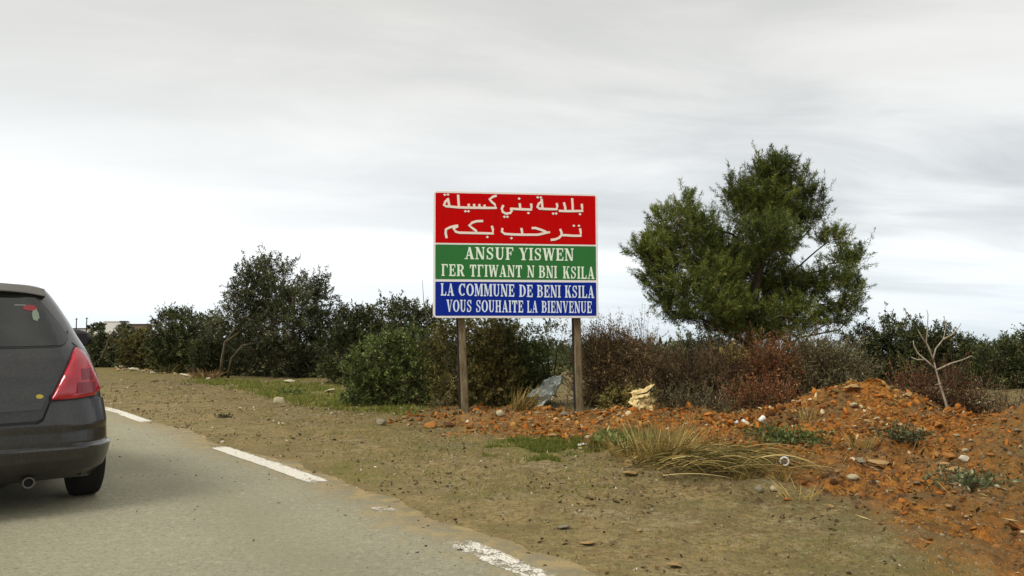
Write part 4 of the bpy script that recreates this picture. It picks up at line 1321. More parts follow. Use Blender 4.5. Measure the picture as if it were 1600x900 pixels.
tag(bpy.data.objects['paper_scrap'], 'small cream scrap of paper at the left end of the orange earth', 'litter')
# pale clearing with light blocks at the far right
for i, (px, py, s, lab) in enumerate(((1530, 606, .09, 'white leaning block in the clearing right of the sapling'), (1518, 618, .10, 'pale flat block left in the clearing at the right'), (1548, 620, .08, 'pale block right in the clearing at the right edge'))):
    o = stone(px, py + 12, 12 if i else 9, 'pale' if i else 'white', lab, flat=.7 + .9 * (i == 0))
    p = P(px, py, 13.9); o.location = (p.x, p.y, hz(p.x, p.y) + .04)

# ---------------------------------------------------------------- far houses on the rise
M_WHITEW = simple_mat('white_render', srgb(222, 220, 214), .9, 0, .04, 2)
M_BROWNW = simple_mat('brown_wall', srgb(120, 100, 84), .9, 0, .1, 2)
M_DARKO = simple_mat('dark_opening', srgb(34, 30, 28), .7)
M_ROOF = simple_mat('dark_roof', srgb(58, 52, 48), .8)


def at_far(px, py, d):
    return P(px, py, d)


D = 150.0
k = D / F_PX
b = P(176, 516, D)
hs = empty('house', (b.x, b.y, b.z - .9)); tag(hs, 'small white flat roofed house on the rise above the left hedge', 'house')
MB().box((-.15, 1.8, 1.25), (3.1, 3.6, 2.5)).build('wall', M_WHITEW, hs)
MB().box((-.15, 1.8, 2.56), (3.3, 3.8, .12)).build('roof', M_WHITEW, hs)
pr = MB(); pr.box((1.85, .5, 2.55), (1.05, 1.4, .2)); pr.build('porch_roof', M_ROOF, hs)
MB().box((2.2, -.05, 1.22), (.18, .2, 2.44)).build('porch_post', M_ROOF, hs)
MB().box((1.8, .9, 1.2), (.8, .3, 2.38)).build('porch_wall', M_WHITEW, hs)
MB().box((1.72, .72, 1.5), (.36, .1, .62)).build('window', M_DARKO, hs)
b = P(214, 513, 140)
h2 = empty('house', (b.x, b.y, b.z - .9)); tag(h2, 'low brown walled hut right of the white house', 'house')
MB().box((0, 1.2, .8), (2.6, 2.4, 1.5)).build('wall', M_BROWNW, h2)
MB().box((0, 1.2, 1.62), (3.0, 2.7, .12)).build('roof', M_ROOF, h2)
MB().box((-.7, -.03, .7), (.5, .06, .9)).build('door', M_DARKO, h2)
b = P(140, 519, 160)
h3 = empty('shed', (b.x, b.y, b.z - .7)); tag(h3, 'long low white shed with a dark roof line left of the white house', 'shed')
MB().box((-3, 2, .75), (13.0, 3, 1.3)).build('wall', M_WHITEW, h3)
MB().box((-3, 2, 1.46), (13.4, 3.4, .14)).build('roof', M_ROOF, h3)
for i, (px, top, lab) in enumerate(((119, 497, 'short pole on the rise, left of the pair, above the car mirror'), (135, 496, 'short pole on the rise, right of the pair, nearer the white house'))):
    b = P(px, 516, 150); t_ = P(px, top, 150)
    pole = empty('utility_pole', (b.x, b.y, b.z - .3)); tag(pole, lab, 'pole', 'poles on the rise')
    MB().tube([(0, 0, 0), (0, 0, t_.z - b.z + .3)], [.11, .08], 8).build('pole', M_BARKD, pole)
    MB().box((0, 0, t_.z - b.z + .1), (.5, .1, .1)).build('crossarm', M_BARKD, pole)
for i, (px, py, rx, ry, lab) in enumerate(((157, 511, 5, 5, 'round dark tree between the poles and the white house'), (143, 513, 4, 3, 'tiny dark bush left of the round dark tree'), (193, 512, 8, 3, 'low dark bush between the white house and the brown hut'),
                                           (266, 496, 14, 9, 'dark bushy tree on the skyline left of the olive tree'))):
    d_ = 120 if i < 3 else 34
    make_plant('tree', lab, 'tree', base_at(px, 520, d_), [(px, py, rx, ry)], d_, M_DARK, density=40 if i < 3 else 90, leaves=30, leaf=(.28 if i < 3 else .1, .12 if i < 3 else .04), shoot=.4 if i < 3 else .25,
               leaf_part='crown', stem_part='trunk', limb_r=.05, tint_mid=.3, spread=.5, keep_ground=False)


# ---------------------------------------------------------------- the welcome sign
TL, TR, BL, BR = (675.5, 297.0), (933.0, 303.5), (678.0, 497.5), (935.5, 496.5)
DL, DR = 12.05, 12.40
pTL, pTR, pBL, pBR = P(*TL, DL), P(*TR, DR), P(*BL, DL), P(*BR, DR)
ux = ((pTR - pTL) + (pBR - pBL)).normalized()
uz_ = ((pTL - pBL) + (pTR - pBR)).normalized()
nrm = ux.cross(uz_).normalized()            # away from the camera
uz = nrm.cross(ux) * -1
uz = ux.cross(nrm) * -1
if uz.z < 0: uz = -uz
SW = ((pTR - pTL).length + (pBR - pBL).length) / 2
SH = ((pTL - pBL).length + (pTR - pBR).length) / 2
cen = (pTL + pTR + pBL + pBR) / 4
# sign frame: x right, y away from the viewer, z up, origin at the bottom centre of the board
R3 = Matrix((ux, nrm, uz)).transposed()
org = cen - uz * SH / 2
foot = Vector((org.x, org.y, hz(org.x, org.y)))
sign = empty('road_sign', tuple(org))
sign.rotation_euler = R3.to_euler()
tag(sign, 'large red, green and blue welcome board on two posts beside the road', 'road sign')


def paint_mat(name, col, wear=.06):
    m = bpy.data.materials.new(name)
    m.use_nodes = True
    t = NT(m.node_tree)
    tc = t.n('ShaderNodeTexCoord').outputs['Object']
    st_ = t.noise(t.n('ShaderNodeMapping', ins={0: tc, 3: (14, 1, .7)}).outputs[0], 1.6, 4, .6)      # rain streaks
    bl = t.noise(tc, 3.0, 4, .6)
    sp = t.noise(tc, 45.0, 3, .7)
    grime = tuple(x * .62 + y * .10 for x, y in zip(col, srgb(150, 130, 96)))
    c = t.mix(t.math('MULTIPLY', t.ramp(t.math('ADD', t.math('MULTIPLY', st_, .6), t.math('MULTIPLY', bl, .4)), [(.48, 0.), (.70, 1.)]), .22 + wear), col, grime)
    c = t.mix(t.ramp(sp, [(.66, 0.), (.74, .5)]), c, grime)
    p = t.n('ShaderNodeBsdfPrincipled', ins={'Base Color': c, 'Roughness': .7, 'Specular IOR Level': .06})
    t.n('ShaderNodeOutputMaterial', ins={0: p.outputs[0]})
    return m


M_SWHITE = paint_mat('sign_white', srgb(238, 236, 232), .02)
M_SRED = paint_mat('sign_red', srgb(196, 3, 5))
M_SGREEN = paint_mat('sign_green', srgb(54, 118, 62), .1)
M_SBLUE = paint_mat('sign_blue', srgb(16, 44, 146), .1)
M_SCREAM = paint_mat('lettering_cream', srgb(246, 230, 216), .02)
M_SPGREEN = paint_mat('lettering_pale_green', srgb(234, 248, 228), .02)
M_SPBLUE = paint_mat('lettering_pale_blue', srgb(226, 240, 250), .02)
M_SBACK = simple_mat('sign_back', srgb(120, 120, 118), .5, .6, .05, 4)
M_SDARK = paint_mat('lettering_shadow', srgb(40, 14, 14))


def rounded_plate(x0, x1, z0, z1, r, y0, y1, n=7):
    pts = []
    for cx, cz, a0 in ((x1 - r, z1 - r, 0), (x0 + r, z1 - r, 90), (x0 + r, z0 + r, 180), (x1 - r, z0 + r, 270)):
        for i in range(n):
            a = math.radians(a0 + 90 * i / (n - 1))
            pts.append((cx + r * math.cos(a), cz + r * math.sin(a)))
    m = len(pts)
    vs = [(x, y0, z) for x, z in pts] + [(x, y1, z) for x, z in pts]
    fs = [tuple(range(m))[::-1], tuple(range(m, 2 * m))] + [(i, (i + 1) % m, m + (i + 1) % m, m + i) for i in range(m)]
    return MB().add(vs, fs)


W2 = SW / 2
rounded_plate(-W2, W2, 0, SH, .07, 0, .035).build('panel', M_SWHITE, sign, bevel=.006)
rounded_plate(-W2 + .02, W2 - .02, .02, SH - .02, .06, .036, .05).build('back_plate', M_SBACK, sign)
fx0, fx1 = -W2 + .034, W2 - .034
# heights of the three fields measured down the board
V_ = lambda f: SH * (1 - f)
rounded_plate(fx0, fx1, V_(.412), V_(.018), .012, -.002, .001, 3).build('red_field', M_SRED, sign)
rounded_plate(fx0, fx1, V_(.697), V_(.425), .012, -.002, .001, 3).build('green_field', M_SGREEN, sign)
rounded_plate(fx0, fx1, V_(.982), V_(.716), .012, -.002, .001, 3).build('blue_field', M_SBLUE, sign)


def bil(zx, zy, ox, oy, s=5.926):
    """a spot read off an enlargement of the board -> board coordinates"""
    X_, Y_ = ox + zx / s, oy + zy / s
    u, v_ = .5, .5
    for _ in range(12):
        top = (TL[0] + (TR[0] - TL[0]) * u, TL[1] + (TR[1] - TL[1]) * u)
        bot = (BL[0] + (BR[0] - BL[0]) * u, BL[1] + (BR[1] - BL[1]) * u)
        v_ = (Y_ - top[1]) / (bot[1] - top[1])
        lx = TL[0] + (BL[0] - TL[0]) * v_; rx = TR[0] + (BR[0] - TR[0]) * v_
        u = (X_ - lx) / (rx - lx)
    return ((u - .5) * SW, SH * (1 - v_))


class Letters:
    def __init__(self):
        self.m = MB()
        self.y = -.0035

    def poly(self, pts):
        self.y -= .00006
        n = len(pts)
        self.m.add([(x, self.y, z) for x, z in pts], [tuple(range(n))])

    def stroke(self, pts, ws):
        """ribbon with a width at each point"""
        self.y -= .00006
        n = len(pts)
        L, R = [], []
        for i, (x, z) in enumerate(pts):
            a = pts[max(i - 1, 0)]; b_ = pts[min(i + 1, n - 1)]
            dx, dz = b_[0] - a[0], b_[1] - a[1]
            l = math.hypot(dx, dz) or 1
            wd = (ws[i] if isinstance(ws, (list, tuple)) else ws) / 2
            L.append((x - dz / l * wd, self.y, z + dx / l * wd)); R.append((x + dz / l * wd, self.y, z - dx / l * wd))
        vs = L + R
        self.m.add(vs, [(i, i + 1, n + i + 1, n + i) for i in range(n - 1)])

    def pen(self, pts, pw=.036, ang=50):
        """broad-nib pen: the nib has a fixed slant, strokes swell and thin as in drawn lettering"""
        self.y -= .00006
        n = len(pts)
        a = math.radians(ang)
        nx_, nz_ = math.cos(a) * pw / 2, math.sin(a) * pw / 2
        vs = [(x - nx_, self.y, z - nz_) for x, z in pts] + [(x + nx_, self.y, z + nz_) for x, z in pts]
        self.m.add(vs, [(i, i + 1, n + i + 1, n + i) for i in range(n - 1)])
        self.stroke(pts, pw * .52)


def arabic(strokes, dots, ox, oy, wd=22):
    L = Letters()
    k_ = SW / 258 / 5.926
    for s in strokes:
        pts = [bil(x, y, ox, oy) for x, y in s]
        L.stroke(pts, [wd * k_] * len(pts))
        for q in pts[1:-1] if len(pts) > 2 else []:
            r_2 = wd * k_ / 2
            L.poly([(q[0] + r_2 * math.cos(t), q[1] + r_2 * math.sin(t)) for t in [math.pi * 2 * j / 10 for j in range(10)]])
    for x, y in dots:
        c = bil(x, y, ox, oy)
        r_2 = 14.5 * k_
        L.poly([(c[0] - r_2, c[1]), (c[0], c[1] - r_2 * .9), (c[0] + r_2, c[1]), (c[0], c[1] + r_2 * .9)])
    return L


O1 = (670, 290)
line1 = [
    # baladiya
    [(1409, 172), (1413, 205), (1415, 238), (1330, 240), (1255, 240), (1192, 236)],
    [(1318, 120), (1322, 180), (1325, 238)],
    [(1240, 158), (1252, 200), (1256, 236)],
    [(1172, 165), (1178, 195), (1172, 222), (1110, 221), (1042, 218)],
    [(1030, 125), (1034, 165), (1040, 218)],
    [(1030, 150), (1002, 172), (992, 200), (1010, 216), (1040, 216)],
    # bani
    [(932, 168), (936, 200), (932, 224), (860, 222), (800, 219), (770, 217), (738, 216)],
    [(825, 165), (830, 195), (832, 218)],
    [(742, 214), (752, 238), (740, 256), (700, 262), (670, 246), (660, 215), (675, 182)],
    # ksila
    [(612, 92), (575, 105), (548, 128), (565, 150), (595, 175), (605, 208), (520, 208), (440, 206), (350, 205), (265, 202), (180, 194)],
    [(500, 178), (505, 205)], [(452, 172), (457, 205)], [(404, 170), (409, 205)], [(355, 168), (360, 205)],
    [(258, 84), (262, 140), (268, 202)],
    [(165, 115), (172, 150), (182, 196)],
    [(168, 125), (142, 150), (132, 180), (150, 192), (182, 194)]]
dots1 = [(1393, 268), (1140, 262), (1168, 262), (993, 110), (1022, 112), (908, 257), (820, 122), (685, 291), (713, 291), (326, 239), (354, 239), (137, 84), (166, 82)]
line2 = [
    [(1394, 400), (1400, 435), (1400, 468), (1330, 468), (1270, 464), (1218, 462)],
    [(1206, 405), (1220, 440), (1218, 465), (1195, 488), (1160, 502), (1118, 506)],
    [(940, 396), (975, 396), (1025, 412), (1060, 426), (1102, 436), (1050, 446), (1000, 458), (930, 458), (850, 458), (760, 455), (690, 450), (664, 430), (668, 396)],
    [(843, 396), (850, 430), (852, 456)],
    [(570, 375), (580, 410), (580, 446), (500, 444), (430, 442), (340, 440), (268, 438)],
    [(490, 330), (430, 332), (390, 345), (364, 372), (395, 398), (425, 420), (432, 442)],
    [(262, 372), (225, 378), (185, 390), (152, 408), (150, 445), (160, 490)],
    [(262, 375), (222, 402), (240, 428), (270, 438)]]
dots2 = [(1335, 376), (1383, 376), (752, 490), (530, 479)]
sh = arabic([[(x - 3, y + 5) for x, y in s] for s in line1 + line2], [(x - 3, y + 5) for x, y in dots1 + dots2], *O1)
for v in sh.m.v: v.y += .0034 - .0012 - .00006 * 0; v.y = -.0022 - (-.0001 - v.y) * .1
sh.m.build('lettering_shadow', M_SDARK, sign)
for xa, xb, ln, dt in ((960, 1500, line1, dots1), (640, 960, line1, dots1), (0, 640, line1, dots1), (640, 1500, line2, dots2), (0, 640, line2, dots2)):
    cx_ = lambda s: sum(p[0] for p in s) / len(s)
    arabic([s for s in ln if xa <= cx_(s) < xb], [p for p in dt if xa <= p[0] < xb], *O1).m.build('lettering', M_SCREAM, sign)


# slab-serif capitals, drawn in a unit box (x 0..1, z 0..1)
TK, TN = .27, .12      # thick and thin stroke (of the letter width)
SERH = .085


def arc(cx, cz, rx, rz, a0, a1, n=14):
    return [(cx + rx * math.cos(math.radians(a0 + (a1 - a0) * i / n)), cz + rz * math.sin(math.radians(a0 + (a1 - a0) * i / n))) for i in range(n + 1)]


def glyph(ch):
    """returns (strokes, relative width); stroke = (kind, points, widths)"""
    B = []
    bar = lambda x0, x1, z0, z1: B.append(('p', [(x0, z0), (x1, z0), (x1, z1), (x0, z1)]))
    ser = lambda x, z, h=.24: bar(x - h, x + h, z if z < .5 else z - SERH, z + SERH if z < .5 else z)
    q = lambda x0, x1, w_, z0=0, z1=1: B.append(('p', [(x0 - w_ / 2, z0), (x0 + w_ / 2, z0), (x1 + w_ / 2, z1), (x1 - w_ / 2, z1)]))
    if ch in 'EFLΓ':
        q(.27, .27, TK); ser(.27, 0); ser(.27, 1)
        if ch in 'EFΓ':
            bar(.1, .93, 1 - SERH * 1.2, 1); B.append(('p', [(.72, 1), (.93, 1), (.95, .70), (.87, .70), (.80, .86)]))
        if ch in 'EF':
            bar(.3, .7, .48, .48 + SERH); bar(.62, .72, .36, .68)
        if ch in 'EL':
            bar(.1, .94, 0, SERH * 1.2); B.append(('p', [(.72, 0), (.80, .14), (.88, .32), (.97, .32), (.94, 0)]))
        return B, .88 if ch != 'L' else .84
    if ch == 'I':
        q(.5, .5, .5); bar(.02, .98, 0, SERH); bar(.02, .98, 1 - SERH, 1); return B, .46
    if ch == 'T':
        q(.5, .5, TK); ser(.5, 0, .26); bar(.04, .96, 1 - SERH * 1.2, 1)
        B.append(('p', [(.04, 1), (.04, .68), (.11, .68), (.22, .88), (.3, 1)])); B.append(('p', [(.96, 1), (.7, 1), (.78, .88), (.89, .68), (.96, .68)])); return B, .92
    if ch == 'N':
        q(.18, .18, .11); q(.84, .84, .11); B.append(('p', [(.06, 1), (.34, 1), (.90, 0), (.66, 0)])); ser(.18, 0, .17); ser(.84, 1, .16); bar(.0, .22, 1 - SERH, 1); return B, 1.02
    if ch == 'M':
        q(.15, .15, .09); q(.84, .84, .2); B.append(('p', [(.08, 1), (.30, 1), (.56, .1), (.44, .0)])); B.append(('p', [(.44, .0), (.54, .12), (.78, 1), (.70, 1)])); ser(.15, 0, .14); ser(.84, 0, .16); bar(.0, .2, 1 - SERH, 1); bar(.75, 1, 1 - SERH, 1); return B, 1.22
    if ch == 'A':
        B.append(('p', [(.12, 0), (.22, 0), (.50, .88), (.44, 1)])); B.append(('p', [(.64, 0), (.93, 0), (.60, 1), (.40, 1)])); bar(.26, .72, .27, .27 + SERH); ser(.17, 0, .17); ser(.80, 0, .20); return B, 1.0
    if ch == 'V':
        B.append(('p', [(.42, 0), (.60, 0), (.36, 1), (.08, 1)])); B.append(('p', [(.50, 0), (.58, 0), (.90, 1), (.80, 1)])); ser(.22, 1, .22); ser(.85, 1, .15); return B, 1.0
    if ch == 'Y':
        q(.5, .5, TK, 0, .48); B.append(('p', [(.36, .42), (.62, .42), (.36, 1), (.08, 1)])); B.append(('p', [(.52, .42), (.62, .50), (.92, 1), (.80, 1)])); ser(.5, 0, .24); ser(.22, 1, .22); ser(.86, 1, .15); return B, .98
    if ch == 'W':
        for a, b_, w_ in ((.14, .30, .18), (.50, .30, .08), (.50, .72, .18), (.90, .72, .08)):
            B.append(('p', [(b_ - w_ / 2, 0), (b_ + w_ / 2, 0), (a + w_ / 2, 1), (a - w_ / 2, 1)]))
        ser(.14, 1, .15); ser(.50, 1, .13); ser(.90, 1, .11); return B, 1.35
    if ch == 'K':
        q(.25, .25, TK * .9); ser(.25, 0, .22); ser(.25, 1, .22); B.append(('p', [(.36, .40), (.46, .42), (.86, 1), (.74, 1)])); B.append(('p', [(.44, .56), (.66, .66), (.96, 0), (.68, 0)])); ser(.80, 1, .17); ser(.82, 0, .18); return B, 1.02
    if ch == 'H':
        q(.24, .24, .22); q(.76, .76, .22); bar(.3, .7, .46, .46 + SERH)
        for x in (.24, .76): ser(x, 0, .20); ser(x, 1, .20)
        return B, 1.04
    if ch == 'U':
        q(.24, .24, TK * .9, .25, 1); B.append(('s', [(.24, .30)] + arc(.51, .30, .27, .26, 180, 360, 12) + [(.78, .30)], [.24] * 3 + [.2] * 3 + [.15] * 4 + [.11] * 5)); q(.80, .80, .11, .28, 1); ser(.24, 1, .22); ser(.80, 1, .16); return B, 1.0
    if ch in 'DBPR':
        q(.25, .25, TK * .95); bar(.03, .4, 0, SERH); bar(.03, .4, 1 - SERH, 1)
        if ch == 'D':
            B.append(('s', [(.3, .95)] + arc(.42, .5, .42, .45, 90, -90, 16) + [(.3, .05)], [.10, .10, .12] + [.16, .2, .23, .25, .26, .26, .26, .25, .23, .2, .16] + [.12, .1, .1, .1, .1])); return B, 1.0
        if ch == 'B':
            B.append(('s', [(.3, .95)] + arc(.5, .745, .26, .205, 90, -90, 10) + [(.3, .54)], [.09, .1] + [.16, .2, .23, .24, .24, .23, .2, .16] + [.1, .09, .09]))
            B.append(('s', [(.3, .52)] + arc(.52, .285, .30, .24, 90, -90, 10) + [(.3, .045)], [.09, .1] + [.16, .2, .24, .26, .26, .24, .2, .16] + [.1, .09, .09])); return B, .96
        B.append(('s', [(.3, .95)] + arc(.5, .72, .28, .23, 90, -90, 10) + [(.3, .49)], [.09, .1] + [.16, .2, .23, .25, .25, .23, .2, .16] + [.1, .09, .09]))
        B.append(('p', [(.46, .48), (.68, .50), (.98, 0), (.70, 0)])); bar(.72, 1.02, 0, SERH); return B, 1.02
    if ch == 'O':
        wv = [.10 + .16 * abs(math.cos(math.radians(15 * i))) for i in range(25)]
        B.append(('s', arc(.5, .5, .38, .455, 0, 360, 24), wv)); return B, 1.04
    if ch == 'C':
        wv = [.10 + .17 * abs(math.cos(math.radians(42 + 276 * i / 20))) for i in range(21)]
        B.append(('s', arc(.52, .5, .38, .455, 42, 318, 20), wv)); bar(.80, .90, .66, 1.0); return B, 1.0
    if ch == 'S':
        pts = [(.80, .74), (.74, .88), (.60, .955), (.42, .955), (.25, .88), (.20, .74), (.28, .62), (.46, .54), (.64, .46), (.78, .36), (.80, .24), (.72, .11), (.55, .045), (.38, .045), (.24, .12), (.16, .28)]
        wv = [.07, .09, .1, .11, .15, .2, .24, .26, .26, .24, .2, .15, .11, .1, .09, .07]
        B.append(('s', pts, wv)); bar(.78, .88, .66, 1.0); bar(.10, .20, 0, .34); return B, .86
    return B, .5


def word(L, text, x0, x1, zx, ytop0, ybot0, ytop1, ybot1, oxy):
    """fit a word between two uprights read off the enlargement"""
    a0, b0_ = bil(x0, ytop0, *oxy), bil(x0, ybot0, *oxy)
    a1, b1_ = bil(x1, ytop1, *oxy), bil(x1, ybot1, *oxy)
    gl = [glyph(c) for c in text]
    gapw = .10
    tot = sum(g_[1] for g_ in gl) + gapw * (len(gl) - 1)
    wx0, wx1 = (a0[0] + b0_[0]) / 2, (a1[0] + b1_[0]) / 2
    sc = (wx1 - wx0) / tot
    cur = wx0
    for B, rw in gl:
        lw = rw * sc

        def T(p):
            x = cur + p[0] * lw
            f = (x - wx0) / (wx1 - wx0)
            zt = a0[1] + (a1[1] - a0[1]) * f
            zb = b0_[1] + (b1_[1] - b0_[1]) * f
            return (x, zb + (zt - zb) * p[1])
        for b_ in B:
            if b_[0] == 'p':
                L.poly([T(p) for p in b_[1]])
            else:
                # widths are given across the letter: thicken sideways
                pts = b_[1]; ws = b_[2]
                n = len(pts)
                ws = (list(ws) + [ws[-1]] * n)[:n]
                hgt = abs(a0[1] - b0_[1])
                tp_ = [T(p) for p in pts]
                L.stroke(tp_, [w_ * lw if w_ > .14 else max(w_ * lw, .085 * hgt) for w_ in ws])
        cur += lw + gapw * sc


O2 = (670, 380)
LN = [('green', [('ANSUF', 325, 775, 38, 150, 42, 158), ('YISWEN', 825, 1335, 46, 160, 52, 166)]),
      ('green', [('ΓER', 115, 325, 196, 306, 200, 310), ('TΓIWANT', 372, 855, 202, 312, 208, 318), ('N', 900, 968, 208, 318, 210, 320), ('BNI', 1008, 1180, 210, 322, 214, 326), ('KSILA', 1232, 1532, 216, 328, 222, 334)]),
      ('blue', [('LA', 112, 234, 374, 488, 376, 490), ('COMMUNE', 275, 785, 376, 490, 384, 497), ('DE', 826, 955, 386, 498, 388, 500), ('BENI', 992, 1215, 388, 502, 392, 504), ('KSILA', 1252, 1530, 392, 504, 396, 508)]),
      ('blue', [('VOUS', 166, 396, 526, 638, 528, 640), ('SOUHAITE', 432, 868, 528, 640, 533, 642), ('LA', 902, 1000, 533, 643, 534, 643), ('BIENVENUE', 1036, 1508, 535, 643, 538, 645)])]
for colr, ws in LN:
    for wtxt, x0, x1, t0, b0_, t1, b1_ in ws:
        L = Letters()
        word(L, wtxt, x0, x1, 0, t0, b0_, t1, b1_, O2)
        L.m.build('lettering', M_SPGREEN if colr == 'green' else M_SPBLUE, sign)

# posts: built in the sign's own frame
M_POST = bpy.data.materials.new('weathered_post')
M_POST.use_nodes = True
t = NT(M_POST.node_tree)
tc = t.n('ShaderNodeTexCoord').outputs['Object']
n1 = t.noise(t.n('ShaderNodeMapping', ins={0: tc, 3: (3, 3, .5)}).outputs[0], 9, 5, .65)
n2 = t.noise(tc, 55, 4, .7)
c = t.mix(t.ramp(n1, [(.35, 0.), (.65, 1.)]), srgb(92, 78, 56), srgb(136, 122, 94))
c = t.mix(t.ramp(n2, [(.3, .7), (.45, 0.)]), c, srgb(76, 64, 48))
z_ = t.n('ShaderNodeSeparateXYZ', ins={0: tc}).outputs[2]
c = t.mix(t.math('MULTIPLY', t.ramp(t.math('ADD', z_, t.math('MULTIPLY', n1, .6)), [(-.1 + .3, 0.), (.55, 1.)]), .0), c, srgb(120, 70, 50))
p_ = t.n('ShaderNodeBsdfPrincipled', ins={'Base Color': c, 'Roughness': .9, 'Specular IOR Level': .2})
bpn = t.n('ShaderNodeBump', ins={'Strength': .8, 'Distance': .01, 'Height': n2})
t.t.links.new(bpn.outputs[0], p_.inputs['Normal'])
t.n('ShaderNodeOutputMaterial', ins={0: p_.outputs[0]})
INV = R3.inverted()


def to_sign(p):
    return INV @ (Vector(p) - org)


def post(px_top, px_bot, py_bot, dtop, w_, shade):  # last argument is the width of the dark left strip
    f = P(px_bot, py_bot, dtop)
    f.z = hz(f.x, f.y) - .25
    pb_ = P(px_bot, py_bot, dtop)
    pt_ = P(px_top, 498, dtop)
    dirv = (pt_ - pb_).normalized()
    a = to_sign(pb_ - dirv * .3)
    tzl = (pt_ - pb_).length
    b_ = to_sign(pt_ + dirv * 1.75)
    a.y = .135; b_.y = .135
    m = MB()
    rings = 14
    hw, hd = w_ / 2, .06
    vs, fs = [], []
    for i in range(rings + 1):
        t_ = i / rings
        c_ = a.lerp(b_, t_)
        s = 1.06 - .16 * t_
        jx = random.uniform(-.004, .004)
        ch = .018
        for dx, dy in ((-hw + ch, -hd), (hw - ch, -hd), (hw, -hd + ch), (hw, hd - ch), (hw - ch, hd), (-hw + ch, hd), (-hw, hd - ch), (-hw, -hd + ch)):
            vs.append((c_.x + dx * s + jx, c_.y + dy, c_.z))
    for i in range(rings):
        for k2 in range(8):
            fs.append((i * 8 + k2, i * 8 + (k2 + 1) % 8, (i + 1) * 8 + (k2 + 1) % 8, (i + 1) * 8 + k2))
    fs.append(tuple(range(8))[::-1]); fs.append(tuple(range(rings * 8, rings * 8 + 8)))
    m.add(vs, fs).build('post', M_POST, sign)
    # plain dark strip along the left side of the post
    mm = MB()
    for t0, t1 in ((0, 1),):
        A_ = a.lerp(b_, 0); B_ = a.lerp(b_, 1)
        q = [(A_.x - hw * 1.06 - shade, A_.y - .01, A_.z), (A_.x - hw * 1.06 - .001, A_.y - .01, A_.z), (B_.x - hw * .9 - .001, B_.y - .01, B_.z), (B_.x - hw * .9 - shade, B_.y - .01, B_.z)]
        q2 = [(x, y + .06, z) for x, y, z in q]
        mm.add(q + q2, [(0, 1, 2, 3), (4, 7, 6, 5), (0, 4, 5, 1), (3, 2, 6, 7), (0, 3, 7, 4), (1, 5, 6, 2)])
    mm.build('post_dark_strip', M_DARKO, sign)


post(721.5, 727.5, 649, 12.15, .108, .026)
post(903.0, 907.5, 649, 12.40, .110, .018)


# ---------------------------------------------------------------- the car
CAR_YAW = math.radians(38.0)        # heading left of the view axis
M_PAINT = bpy.data.materials.new('dusty_charcoal_paint')
M_PAINT.use_nodes = True
t = NT(M_PAINT.node_tree)
tc = t.n('ShaderNodeTexCoord').outputs['Object']
n1 = t.noise(tc, 4.0, 5, .65); n2 = t.noise(tc, 60.0, 4, .7)
c = t.mix(t.ramp(n1, [(.35, 0.), (.68, 1.)]), srgb(24, 24, 24), srgb(42, 41, 37))
c = t.mix(t.ramp(n2, [(.5, 0.), (.75, .5)]), c, srgb(74, 70, 60))
rg = t.math('MULTIPLY_ADD', n1, .3, .22)
p_ = t.n('ShaderNodeBsdfPrincipled', ins={'Base Color': c, 'Roughness': rg, 'Metallic': .2, 'Specular IOR Level': .5, 'Coat Weight': .7, 'Coat Roughness': .14})
t.n('ShaderNodeOutputMaterial', ins={0: p_.outputs[0]})
M_TRIM = simple_mat('black_trim', srgb(26, 26, 26), .6)
M_GLASS = simple_mat('tinted_glass', srgb(20, 21, 20), .05, 0, .3, 3, 0, .6, col2=srgb(40, 40, 36))
M_TAIL = simple_mat('tail_lens', srgb(176, 18, 40), .18, 0, .12, 14, 0, .6, coat=.5)
M_TAILC = simple_mat('tail_lens_dark', srgb(128, 24, 42), .2, 0, .15, 20, 0, .6)
M_RUBBER = simple_mat('tyre_rubber', srgb(34, 33, 31), .85, 0, .15, 40, .002, .2)
M_RIM = simple_mat('wheel_alloy', srgb(120, 118, 112), .4, .7)
M_EXH = simple_mat('exhaust_steel', srgb(104, 98, 88), .5, .6)
M_PLATE = simple_mat('plate_orange', srgb(150, 82, 50), .5)
M_UNDER = simple_mat('underbody', srgb(16, 15, 14), .9)

ZK = [.20, .26, .34, .45, .55, .64, .75, .88, 1.00, 1.07, 1.14, 1.25, 1.36, 1.44, 1.48, 1.505, 1.52, 1.53]
YR = [.16, .09, .05, .045, .045, .050, .055, .075, .11, .15, .20, .28, .36, .42, .44, .52, .80, 1.3]
WW = [.80, .825, .835, .838, .836, .830, .820, .795, .748, .712, .668, .612, .548, .495, .458, .405, .31, .12]
YF = [3.55, 3.64, 3.68, 3.69, 3.67, 3.60, 3.44, 3.02, 2.70, 2.58, 2.48, 2.30, 2.10, 1.94, 1.84, 1.75, 1.6, 1.45]
RR = [.30, .32, .34, .35, .36, .38, .40, .41, .39, .36, .32, .28, .24, .21, .19, .17, .14, .07]
BOW = .07


def prof(z):
    return [float(np.interp(z, ZK, a)) for a in (YR, WW, YF, RR)]


